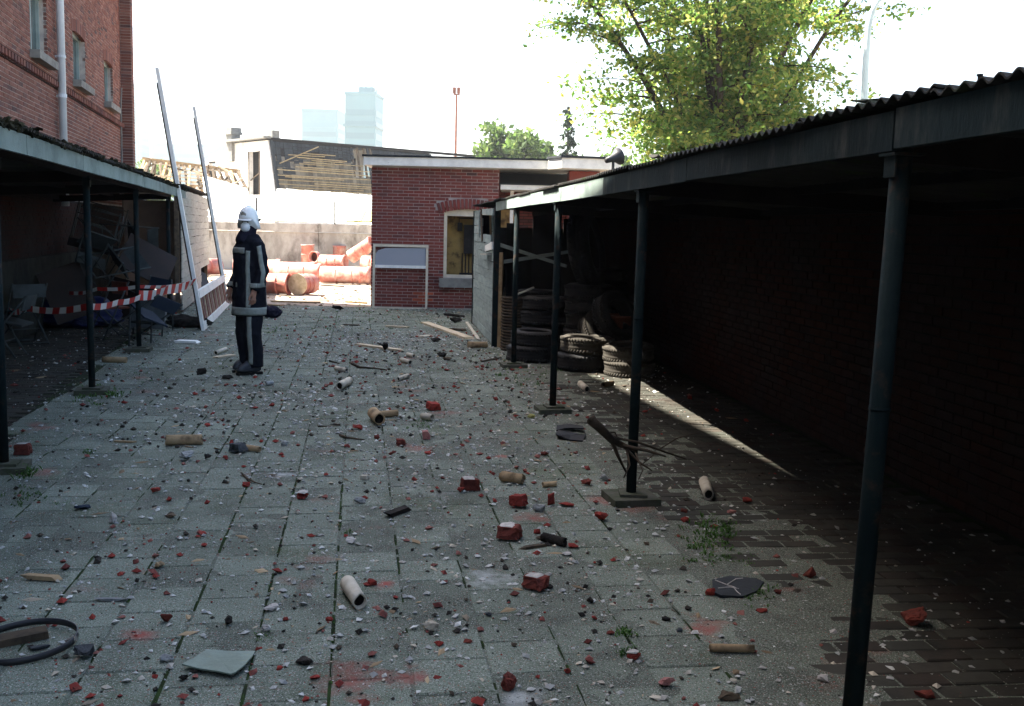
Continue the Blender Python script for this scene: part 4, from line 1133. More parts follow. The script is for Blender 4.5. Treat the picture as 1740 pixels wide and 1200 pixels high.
chair('folding chair standing by itself near the left shed wall corner', (-6.55, 13.7, 0), (0, 0, .9))
chair('folding chair against the plastered wall, leftmost in the shed', (-6.2, 12.4, 0), (.25, 0, 1.7))
chair('brown topped table tipped up on the heap between two posts', (-6.2, 16.6, .75), (1.05, .5, .5), M_TABLE, True)
chair('brown topped table lying on its side beside the boarded end', (-6.15, 17.4, .35), (1.5, .2, -.2), M_TABLE, True)
chair('brown table upside down at the top of the heap', (-6.9, 17.3, 1.9), (2.9, .25, .4), M_TABLE, True)
chair('folded table standing on end in the dark behind the heap', (-6.95, 15.9, .5), (1.2, 1.2, .1), M_TABLE, True)
def sheetlump(nm, label, cat, loc, s_, m, seed, n=26):
    rg = random.Random(seed); bm = bmesh.new(); bmesh.ops.create_icosphere(bm, subdivisions=4, radius=1)
    from mathutils import noise as mn
    for v in bm.verts:
        p = v.co.copy(); k = 1 + .35 * mn.noise(p * 1.7 + Vector((seed, 0, 0))) + .16 * mn.noise(p * 5 + Vector((seed, 3, 0)))
        v.co = Vector((p.x * s_[0] * k, p.y * s_[1] * k, max(0, (p.z * .5 + .42)) * s_[2] * k))
    me = bpy.data.meshes.new(nm); bm.to_mesh(me); bm.free(); me.materials.append(m)
    me.polygons.foreach_set('use_smooth', [True] * len(me.polygons))
    o = link(nm, me, None, loc); return tag(o, label, cat)
sheetlump('tarpaulin', 'crumpled dark blue plastic tarpaulin heaped on the floor of the left shed', 'tarpaulin', gp(110, 560) + Vector((-.2, .6, 0)), (.85, .5, .45), M_BLUE, 3)
sheetlump('plastic_bag', 'small blue plastic bag beside the blue heap, next to the second post', 'bag', gp(142, 558), (.18, .15, .18), M_BLUE, 5)
sheetlump('dark_bag', 'crumpled dark bag lying on the paving just behind the fireman', 'bag', gp(462, 540), (.17, .15, .22), M_NAVYL, 8)
sheetlump('dark_bag', 'black bundle at the foot of the tall white frame', 'bag', gp(322, 556), (.34, .2, .2), M_CHAR, 9)
# slab standing against the mid rail, seen through the frame
g = G(); g.box((0, 0, .34), (.7, .05, .68)); o = g.build('slate_board', M_SLATE); o.location = gp(352, 500) + Vector((-.15, .3, 0)); o.rotation_euler = (-.6, .3, 1.2)
tag(o, 'dark board slumped behind the bars of the tall white frame', 'board')

# ------------------------------------------------------------------ tyres in the right shed
def tyre_mesh(R=.31, w=.19, m=M_RUBBER):
    g = G(); h = w / 2; rim = R * .60
    prof = [(rim, -h * .72), (rim + .02, -h), (R * .82, -h * 1.05), (R * .95, -h * .86), (R, -h * .6), (R * .985, -h * .45), (R, -h * .35), (R, -.012), (R * .982, 0), (R, .012),
            (R, h * .35), (R * .985, h * .45), (R, h * .6), (R * .95, h * .86), (R * .82, h * 1.05), (rim + .02, h), (rim, h * .72), (rim + .035, h * .5), (R * .9, h * .4), (R * .9, -h * .4), (rim + .035, -h * .5)]
    g.lathe(prof, 36, closed=True)
    n = 52
    for i in range(n):
        a_ = 2 * PI * i / n
        for s_ in (-1, 1):
            M = Matrix.Rotation(a_, 4, 'Z') @ Matrix.Translation((R * .975, 0, s_ * h * .62)) @ Matrix.Rotation(s_ * .5, 4, 'X')
            g.box((0, 0, 0), (.03, .018, h * .42), M)
    return g.mesh('tyre', m, True)
TD = tyre_mesh(.33, .21, M_RUBBERW); T1 = tyre_mesh(); T2 = tyre_mesh(.33, .21); TW = tyre_mesh(.30, .19, M_RUBBERW); T3 = tyre_mesh(.27, .17); TB = tyre_mesh(.55, .28)
def tyre(label, loc, me=T1, rot=(0, 0, 0), group='old tyres stored in the right shed'):
    o = link('tyre', me, None, loc, rot); return tag(o, label, 'tyre', group)
pA = Vector((.26, 13.2, 0)); pB = Vector((.86, 12.45, 0))
tyre('lower tyre of the grey pair beside the thin post nearest the boarded end', pA + Vector((0, 0, .105)), T2)
tyre('upper tyre of the grey pair beside the thin post nearest the boarded end', pA + Vector((.03, .03, .30)), T1, (.02, .01, .5))
tyre('lower tyre of the black pair behind the second post from the boarded end', pB + Vector((0, 0, .11)), T2)
tyre('sunlit topped upper tyre of the black pair behind the second post from the boarded end', pB + Vector((.06, .02, .31)), TD, (.0, .03, .9))
tyre('pale dusty tyre leaning on the sunlit topped pair', Vector((1.12, 12.95, .40)), TW, (.9, .3, .5))
pC = Vector((1.40, 12.05, 0))
tyre('small pale sunlit tyre at the bottom, at the far tip of the strip of sun', pC + Vector((0, 0, .09)), TW)
tyre('small pale tyre on top of another, at the far tip of the strip of sun', pC + Vector((-.02, .05, .27)), TW, (.05, -.06, .3))
ordn = ['lowest', 'second', 'third', 'fourth', 'fifth', 'sixth']
for (x, y, n, where) in ((.45, 14.15, 4, 'dark stack close behind the grey pair'), (1.02, 13.75, 5, 'tall dark stack in the middle of the shed'), (1.25, 14.6, 6, 'tall dark stack against the end boarding'), (.35, 15.6, 4, 'dark stack inside the boarded end')):
    for k in range(n):
        tyre(ordn[k] + ' tyre of the ' + where, (x + rnd(-.03, .03), y + rnd(-.03, .03), .10 + .195 * k), T1 if k % 2 else T2, (rnd(-.02, .02), rnd(-.02, .02), rnd(0, 3)))
tyre('big tyre standing upright on top of the dark stacks', (1.0, 14.2, 1.42), TB, (R90 - .2, 0, 1.25))
tyre('tyre leaning against the dark brick wall beyond the small pale ones', (1.3, 12.9, .62), T2, (1.0, .6, .4))
# ribbed basket stack and red drum
rb_ = thing('ribbed_basket', 'tall dark ribbed basket beside the boarded end of the right shed', 'basket', (.02, 14.25, 0), TH_R)
for k in range(18):
    g = G(); z = .03 + k * .042; n = 16
    g.tube([(.17 * math.cos(2 * PI * i / n), .15 * math.sin(2 * PI * i / n), z) for i in range(n)], .017, 6, closed=True); g.build('rib', M_WOODD, rb_, True)
g = G(); g.lathe([(.0, .0), (.155, 0), (.155, .76), (.14, .76), (.14, .02), (0, .02)], 16); g.build('wall', M_CHAR, rb_)
g = G(); g.bar((.05, 14.1, .80), (.28, 14.15, .90), .05, .02); tag(g.build('lath', M_PLANKL), 'short pale lath lying across the ribbed basket', 'lath')
q = drum('drum', 'dull red drum standing in shadow behind the leaning pale tyre', 1000, 600, .62, .24, 0, False, m=M_SEATO, Y=13.1); q.location = (1.45, 13.3, 0); q['group'] = 'drums in the shed'

# ------------------------------------------------------------------ roof clutter on the right shed
hn = at(1042, 275, 8.6)
hr = thing('roof_horn', 'small dark horn shaped lamp standing on the far part of the shed roof', 'horn', (hn.x, hn.y, 2.12), .6)
g = G(); g.tube([(0, 0, 0), (0, 0, .14)], .012, 8); g.build('stem', M_HORN, hr)
g = G(); M = Matrix.Translation((0, 0, .17)) @ Matrix.Rotation(1.25, 4, 'Y'); g.lathe([(.0, -.08), (.022, -.08), (.028, -.02), (.05, .03), (.075, .06), (.07, .06), (.045, .03), (.0, .0)], 16, M); g.build('bell', M_HORN, hr, True)
def roofbit(label, x, y, Y, s_, m, nm='roof_slab', seed=0, cat='slab'):
    p = at(x, y, Y); rg = random.Random(seed); g = G(); g.hull(shard_pts(*s_, 12, rg)); o = g.build(nm, m); o.location = p; o.rotation_euler = (0, .06, rg.uniform(0, 3)); return tag(o, label, cat)
roofbit('flat dark slab lying on the shed roof edge below the street lamp', 1493, 172, 3.45, (.13, .22, .03), M_ROOF, seed=2)
roofbit('small dark lump on the shed roof beside the roof horn', 1112, 266, 6.4, (.10, .14, .03), M_ROOF, seed=4)
bt = at(1664, 142, 2.75)
g = G(); g.lathe([(0, 0), (.006, 0), (.006, .018), (.009, .02), (.009, .024), (0, .024)], 8); o = g.build('roof_bolt', M_HORN); o.location = bt; tag(o, 'single bolt head sticking up on the nearest stretch of shed roof', 'bolt')

# ================================================================== FIREMAN
MAN = gp(424, 634); MAN.z = 0
man = thing('person', 'fireman in dark suit with silver stripes, white helmet and dust mask', 'person', MAN, -math.radians(50))
def skinned(name, pts, edges, rad, m, lvl=2, root=0):
    me = bpy.data.meshes.new(name); me.from_pydata([tuple(p) for p in pts], edges, []); me.materials.append(m)
    o = link(name, me, man); sm = o.modifiers.new('skin', 'SKIN'); sm.use_smooth_shade = True
    for v, r in zip(me.skin_vertices[0].data, rad):
        v.radius = (r, r) if not isinstance(r, tuple) else r
    me.skin_vertices[0].data[root].use_root = True
    ss = o.modifiers.new('sub', 'SUBSURF'); ss.levels = lvl; ss.render_levels = lvl
    return o
# joints: faces -y, own left is +x
P = []; E_ = []; Rr = []
def J(p, r, par=None):
    P.append(Vector(p)); Rr.append(r)
    if par is not None: E_.append((par, len(P) - 1))
    return len(P) - 1
pel = J((0, 0, .96), .13); wa = J((0, .0, 1.12), .12, pel); chs = J((0, .01, 1.34), .14, wa); nk0 = J((0, .02, 1.50), .07, chs); nk = J((0, .01, 1.565), .055, nk0)
hd0 = J((0, -.015, 1.63), .075, nk); hd1 = J((0, -.012, 1.71), .085, hd0); hd2 = J((0, -.005, 1.78), .06, hd1)
def hand(par, wr, d, s_):
    d = Vector(d).normalized(); side = Vector((0, -1, 0)); pal = J(wr + d * .055, .026, par); pe = J(wr + d * .095, .024, pal)
    for i, (o, L) in enumerate(((-.030, .066), (-.010, .076), (.010, .072), (.028, .056))):
        k0 = J(wr + d * .11 + side * -o, .0095, pe); k1 = J(wr + d * (.11 + L * .5) + side * -o + Vector((-s_ * .012, 0, 0)), .0085, k0); J(wr + d * (.11 + L * .85) + side * -o + Vector((-s_ * .034, 0, .004)), .007, k1)
    t0 = J(wr + d * .05 + side * .036, .011, pal); t1 = J(wr + d * .085 + side * .052, .0095, t0); J(wr + d * .112 + side * .05, .008, t1)
armL = None
wrist = {}
for s_ in (1, -1):
    sh = J((s_ * .17, .01, 1.45), .065, chs); el = J((s_ * .245, .05, 1.17), .045, sh); wr = Vector((s_ * .228, -.045 if s_ > 0 else -.12, .95)); w_ = J(wr, .03, el); wrist[s_] = wr
    hand(w_, wr, (0, -.12, -1), s_)
    hp = J((s_ * .09, 0, .90), .10, pel); kn = J((s_ * .095, -.01, .50), .06, hp); an = J((s_ * .095, .02, .10), .042, kn); J((s_ * .10, -.12, .05), .04, an)
body = skinned('body', P, E_, Rr, M_SKIN, 2)

def ell(cx, cy, z, rx, ry, n=28, sq=2.3, tilt=0.0):
    r = []
    for i in range(n):
        t = 2 * PI * i / n; c, s_ = math.cos(t), math.sin(t)
        x = rx * math.copysign(abs(c) ** (2 / sq), c); y = ry * math.copysign(abs(s_) ** (2 / sq), s_)
        r.append((cx + x, cy + y, z + tilt * y))
    return r
def wrinkle(o, amp, sc_, seed):
    from mathutils import noise as mn
    for v in o.data.vertices:
        p = v.co; k = mn.noise(Vector((p.x * sc_, p.y * sc_, p.z * sc_ * .8)) + Vector((seed, 0, 0))) + .5 * mn.noise(Vector((p.x * sc_ * 2.3, p.y * sc_ * 2.3, p.z * sc_ * 2.1)))
        v.co += v.normal * (amp * k)
def remeshed(name, parts, m, vox=.014, amp=.006, seed=1):
    g = G()
    for rings in parts: g.loft(rings)
    o = g.build(name, m, man)
    rm = o.modifiers.new('r', 'REMESH'); rm.mode = 'VOXEL'; rm.voxel_size = vox; rm.use_smooth_shade = True
    sm = o.modifiers.new('s', 'SMOOTH'); sm.iterations = 3
    dg = bpy.context.evaluated_depsgraph_get(); me = bpy.data.meshes.new_from_object(o.evaluated_get(dg))
    o.modifiers.clear(); o.data = me
    wrinkle(o, amp, 9, seed)
    return o
def limb(pts, rads, n=20, ey=1.0):
    rings = []
    for i, (p, r) in enumerate(zip(pts, rads)):
        p = Vector(p); a_ = (Vector(pts[min(i + 1, len(pts) - 1)]) - Vector(pts[max(i - 1, 0)])).normalized()
        x = Vector((1, 0, 0)); x = (x - a_ * x.dot(a_)).normalized(); y = a_.cross(x)
        rings.append([p + x * r * math.cos(2 * PI * k / n) + y * r * ey * math.sin(2 * PI * k / n) for k in range(n)])
    return rings
torso = [ell(0, .0, .655, .22, .18), ell(0, .0, .80, .215, .175), ell(0, 0, .98, .205, .168), ell(0, .0, 1.12, .20, .16), ell(0, .0, 1.28, .212, .16), ell(0, .01, 1.40, .225, .158), ell(0, .015, 1.48, .19, .13), ell(0, .015, 1.53, .13, .10), ell(0, .01, 1.565, .085, .085)]
arms = []
for s_ in (1, -1):
    w_ = wrist[s_]
    arms.append(limb([(s_ * .13, .015, 1.47), (s_ * .19, .015, 1.44), (s_ * .225, .03, 1.32), (s_ * .245, .055, 1.17), (s_ * .245, (w_.y + .06) * .5, 1.06), (w_.x, w_.y, w_.z - .0)], [.07, .08, .076, .070, .064, .056]))
coat = remeshed('coat', [torso] + arms, M_NAVY, .014, .013, 2)
legs = []
for s_ in (1, -1):
    legs.append(limb([(s_ * .085, .0, .80), (s_ * .10, .0, .62), (s_ * .105, -.01, .48), (s_ * .105, .01, .28), (s_ * .105, .02, .08)], [.115, .112, .10, .092, .088]))
trous = remeshed('trousers', legs, M_NAVY, .013, .012, 5)
for s_ in (1, -1):
    g = G(); yo = .0 if s_ > 0 else .05
    sole = [(s_ * .105 + x, y + yo - .0) for x, y in ((-.045, .09), (.045, .09), (.05, 0), (.052, -.12), (.035, -.19), (0, -.21), (-.035, -.19), (-.05, -.12), (-.045, 0))]
    sr_ = lambda z, k, dy, n=0: [(s_ * .105 + (x - s_ * .105) * k, (y - dy) * k + dy, z) for x, y in sole]
    g.loft([sr_(.025, 1.0, 0), sr_(.06, 1.02, 0), sr_(.09, .94, .01), [(x, min(max(y, -.12), .2), z) for x, y, z in sr_(.125, .88, .03)], [(s_ * .105 + .06 * math.cos(2 * PI * (i + .9) / 9 + .5), .025 + yo + .062 * math.sin(2 * PI * (i + .9) / 9 + .5), .20) for i in range(9)]])
    b_ = g.build('boot', M_BOOT, man, True); b_.modifiers.new('s', 'SUBSURF').levels = 2; b_.modifiers['s'].render_levels = 2
    g = G(); g.loft([sr_(.0, 1.0, 0), sr_(.028, 1.03, 0)]); g.build('sole', M_TREAD, b_)
# reflective tape laid on the cloth
def stripe(target, par, pts, w, axis, n_sub=10, m=M_REFL, both=None):
    """pts: points near the surface; each is pulled in along the direction to axis(point) and lies 3 mm proud"""
    bm = bmesh.new(); bm.from_mesh(target.data); bv = BVHTree.FromBMesh(bm)
    P_ = []
    for i in range(len(pts) - 1):
        for k in range(n_sub): P_.append(Vector(pts[i]).lerp(Vector(pts[i + 1]), k / n_sub))
    P_.append(Vector(pts[-1])); rows = []
    for i, p in enumerate(P_):
        d = (P_[min(i + 1, len(P_) - 1)] - P_[max(i - 1, 0)]).normalized(); c = Vector(axis(p)); inn = (c - p).normalized(); s_ = d.cross(inn).normalized()
        row = []
        for k in range(5):
            q = p + s_ * w * (k / 4 - .5); hit = bv.ray_cast(q - inn * .15, inn, 1.0)
            h_ = hit[0] if hit[0] is not None else None
            row.append(h_ - inn * .0045 if h_ is not None else None)
        if None not in row: rows.append(row)
    g = G(); g.v = [tuple(v) for r_ in rows for v in r_]
    for i in range(len(rows) - 1):
        for k in range(4): g.f.append((i * 5 + k, i * 5 + k + 1, (i + 1) * 5 + k + 1, (i + 1) * 5 + k)); g.mi.append(0)
    o = g.build('reflective_stripe', m, par, True); o.modifiers.new('t', 'SOLIDIFY').thickness = -.003
    bm.free(); return o
ctr = lambda p: (0, 0, p[2])
for s_ in (1,):
    stripe(coat, coat, [(s_ * .34, -.27, 1.385), (s_ * .32, -.27, 1.2), (s_ * .34, -.27, .95), (s_ * .36, -.27, .76)], .05, lambda p, s_=s_: (s_ * .09, 0, p[2]))
    stripe(coat, coat, [(s_ * .10, .3, 1.42), (s_ * .10, .3, 1.1), (s_ * .10, .3, .76)], .055, lambda p, s_=s_: (s_ * .085, 0, p[2]))
rr = lambda z, r, a0, a1, n: [(r * math.sin(a0 + (a1 - a0) * i / n), -r * math.cos(a0 + (a1 - a0) * i / n), z) for i in range(n + 1)]
stripe(coat, coat, rr(1.385, .4, -.75, .88, 12), .065, ctr, 3)
stripe(coat, coat, rr(.715, .4, -PI, PI, 30), .085, ctr, 2)
for s_ in (1, -1):
    w_ = wrist[s_]
    stripe(coat, coat, [(s_ * .5, -.10, 1.44), (s_ * .5, -.05, 1.28), (s_ * .5, .0, 1.15), (s_ * .5, -.03, 1.0)], .05, lambda p, s_=s_: (s_ * .235, p[1] * .25 + .03, p[2]))
    c0 = Vector((w_.x, w_.y, w_.z + .055))
    stripe(coat, coat, [(c0.x + .2 * math.cos(t), c0.y + .2 * math.sin(t), c0.z) for t in [2 * PI * i / 16 for i in range(17)]], .05, lambda p, c0=c0: (c0.x, c0.y, p[2]), 2)
    if s_ < 0: continue
    stripe(trous, trous, [(s_ * .40, -.36, .66), (s_ * .40, -.36, .40), (s_ * .40, -.36, .12)], .055, lambda p, s_=s_: (s_ * .105, 0, p[2]))
# head, turned a little back towards the camera
HT = Matrix.Translation((0, 0, 0)) @ Matrix.Rotation(.68, 4, 'Z') @ Matrix.Translation((0, 0, 1.66)) @ Matrix.Scale(.90, 4) @ Matrix.Translation((0, 0, -1.66))
g = G(); g.loft([ell(0, .0, 1.44, .14, .115), ell(0, -.03, 1.50, .11, .118), ell(0, -.025, 1.55, .09, .10), ell(0, -.012, 1.59, .08, .09), ell(0, .012, 1.635, .078, .082), ell(0, .03, 1.69, .076, .07)]); scf = g.build('scarf', M_NAVYL, man, True); scf.modifiers.new('s', 'SUBSURF').levels = 1; wrinkle(scf, .012, 11, 4)
g = G(); g.loft([[(x, y, z) for x, y, z in ell(0, -.118 + dy, 1.655 + dz, rx, rz_ * .5)] for dy, dz, rx, rz_ in ()]) if False else None
g = G(); M = HT @ Matrix.Translation((0, -.085, 1.640)) @ Matrix.Rotation(PI / 2, 4, 'X')
g.lathe([(.052, 0), (.050, .02), (.044, .036), (.030, .050), (.014, .056), (0, .057)], 20, M @ Matrix.Diagonal((1.18, 1.2, 1.05, 1))); g.build('dust_mask', M_MASK, man, True)
g = G()
for s_ in (-1, 1):
    g.tube([HT @ Vector((s_ * .06, -.09, 1.66)), HT @ Vector((s_ * .092, -.03, 1.675)), HT @ Vector((s_ * .09, .04, 1.69))], .004, 5)
g.build('mask_strap', M_MASK, man)
for s_ in (-1, 1):
    g = G(); c = HT @ Vector((s_ * .033, -.088, 1.708)); bm = bmesh.new(); bmesh.ops.create_uvsphere(bm, u_segments=12, v_segments=8, radius=.014)
    g.add([v.co + c for v in bm.verts], [tuple(v.index for v in f.verts) for f in bm.faces]); bm.free(); g.build('eye', M_EYE, man, True)
    g = G(); g.tube([HT @ Vector((s_ * .014, -.097, 1.727)), HT @ Vector((s_ * .034, -.098, 1.733)), HT @ Vector((s_ * .055, -.084, 1.727))], .006, 6); g.build('eyebrow', M_EYE, man)
g = G(); g.hull([HT @ Vector(p) for p in ((-.013, -.09, 1.665), (.013, -.09, 1.665), (0, -.122, 1.672), (0, -.093, 1.725), (-.01, -.088, 1.71), (.01, -.088, 1.71))]); g.build('nose', M_SKIN, man, True)
# helmet: dome with deep sides, peak, comb, badge plate and ear screws
def hz(t):     # lower edge height by angle, t=0 front
    c = math.cos(t); return 1.735 if c > .75 else 1.735 - .115 * min(1, (.75 - c) / .55)
g = G(); n = 32; rings = []
for k in range(9):
    ph = k / 8 * PI / 2; ring = []
    for i in range(n):
        t = 2 * PI * i / n; zb2 = hz(t); ztop = 1.895
        rr_ = math.cos(ph) ** .75 if k < 8 else .02
        flare = 1.0 + (.05 if k == 0 and math.cos(t) < .5 else 0)
        x = .128 * rr_ * math.sin(t) * flare; y = -.158 * rr_ * math.cos(t) * flare + .012
        z = zb2 + (ztop - zb2) * math.sin(ph)
        ring.append(HT @ Vector((x, y, z)))
    rings.append(ring)
g.loft(rings, cap=True); hel = g.build('helmet', M_HELM, man, True); so = hel.modifiers.new('t', 'SOLIDIFY'); so.thickness = .006
g = G(); pk = []
for i in range(13):
    t = -.75 + 1.5 * i / 12; pk.append((t, .128 * math.sin(t), -.158 * math.cos(t) + .012))
vs = [];
for t, x, y in pk: vs += [HT @ Vector((x, y, 1.742)), HT @ Vector((x * 1.12, y - .055 * math.cos(t * 1.6), 1.722)), HT @ Vector((x * 1.12, y - .055 * math.cos(t * 1.6), 1.716)), HT @ Vector((x, y, 1.734))]
g.add(vs, [(i * 4 + a_, i * 4 + (a_ + 1) % 4, i * 4 + 4 + (a_ + 1) % 4, i * 4 + 4 + a_) for i in range(12) for a_ in range(4)]); g.build('peak', M_HELM, hel, True)
g = G(); g.tube([HT @ Vector((0, -.142 * math.cos(p_) + .012, 1.742 + .158 * math.sin(p_))) for p_ in [.35 + i * .22 for i in range(11)]], .012, 8); g.build('comb', M_HELM, hel, True)
g = G(); M = HT @ Matrix.Translation((0, -.137, 1.795)) @ Matrix.Rotation(.55, 4, 'X'); g.prism([(-.03, -.028), (.03, -.028), (.035, .01), (0, .045), (-.035, .01)], -.008, .008, M @ Matrix.Rotation(PI / 2, 4, 'X')); g.build('badge_plate', M_CHROME, hel)
for s_ in (-1, 1):
    g = G(); M = HT @ Matrix.Translation((s_ * .128, .035, 1.735)) @ Matrix.Rotation(s_ * PI / 2, 4, 'Y'); g.lathe([(0, 0), (.018, 0), (.018, .012), (0, .014)], 12, M); g.build('visor_knob', M_HORN, hel)
# ================================================================== DEBRIS ON THE PAVING
def gz(p): return (p - EYE).dot(fwd) / FPX       # metres per photo pixel at a point
def rest(o):
    """drop an object so that its lowest point rests on the paving"""
    M = Matrix.LocRotScale(o.location, o.rotation_euler, o.scale)
    zs = min((M @ v.co).z for v in o.data.vertices)
    o.location.z -= zs - .001
def roughen(g, seed, fr):
    bm = bmesh.new(); vs = [bm.verts.new(v) for v in g.v]
    for f in g.f: bm.faces.new([vs[i] for i in f])
    bmesh.ops.triangulate(bm, faces=bm.faces[:]); bmesh.ops.subdivide_edges(bm, edges=bm.edges[:], cuts=3, use_grid_fill=True)
    ext = max(max(abs(v.co[k]) for v in bm.verts) for k in range(3)) or 1
    for v in bm.verts:
        q = v.co / ext; n_ = MN.noise(q * 2.1 + Vector((seed * 1.3, 0, 0))) * .8 + MN.noise(q * 5.5 + Vector((0, seed * .7, 0))) * .6
        v.co *= 1 + fr * n_
        v.co += Vector((MN.noise(q * 9 + Vector((seed, 0, 5))), MN.noise(q * 9 + Vector((seed, 7, 5))), MN.noise(q * 9 + Vector((3, seed, 5))))) * ext * .06
    bm.verts.index_update(); g.v = [tuple(v.co) for v in bm.verts]; g.f = [tuple(v.index for v in f.verts) for f in bm.faces]; g.mi = [0] * len(g.f); bm.free()
def chunk(nm, label, cat, x, y, w, h, m, seed, cap=None, boxy=False, flat=1.0, group=None, yaw=None):
    p = gp(x, y + h * .35); k = gz(p); rg = random.Random(seed); sx = w * k; sz = h * k * .80 * flat; sy = sx * rg.uniform(.7, 1.0)
    g = G()
    if boxy:
        pts = []
        for ix in (-1, 1):
            for iy in (-1, 1):
                for iz in (-1, 1):
                    pts.append((ix * sx / 2 * rg.uniform(.9, 1.0) - (rg.uniform(.0, .35) * sx if ix > 0 else 0) * (iz > 0), iy * sy / 2 * rg.uniform(.88, 1), iz * sz / 2 * rg.uniform(.92, 1)))
        for _ in range(5): pts.append((sx * rg.uniform(.30, .55), sy * rg.uniform(-.4, .4), sz * rg.uniform(-.45, .3)))
        g.hull(pts)
    else: g.hull(shard_pts(sx * 1.05, sy, sz * 1.1, 16, rg))
    roughen(g, seed, .26 if not boxy else .19)
    o = g.build(nm, m); o.location = (p.x, p.y, 0); o.rotation_euler = (rg.uniform(-.12, .12), rg.uniform(-.12, .12), rg.uniform(-.6, .6) if yaw is None else yaw)
    rest(o)
    if cap:
        g = G(); zt = max(v.co.z for v in o.data.vertices)
        g.hull([(rg.uniform(-.46, .34) * sx, rg.uniform(-.44, .44) * sy, zt * .88 + rg.uniform(0, .010)) for _ in range(12)] + [(-.42 * sx, -.4 * sy, zt * .9), (.2 * sx, .38 * sy, zt * .9), (-.4 * sx, .4 * sy, zt * .9), (.22 * sx, -.4 * sy, zt * .9)])
        g.build('mortar', cap, o)
    return tag(o, label, cat, group)
BF, BD, BP, MO, SF, SD = M_BRICKF, M_BRICKFD, M_BRICKP, M_MORTF, M_STONEF, M_STONED
GB = 'brick fragments on the paving'
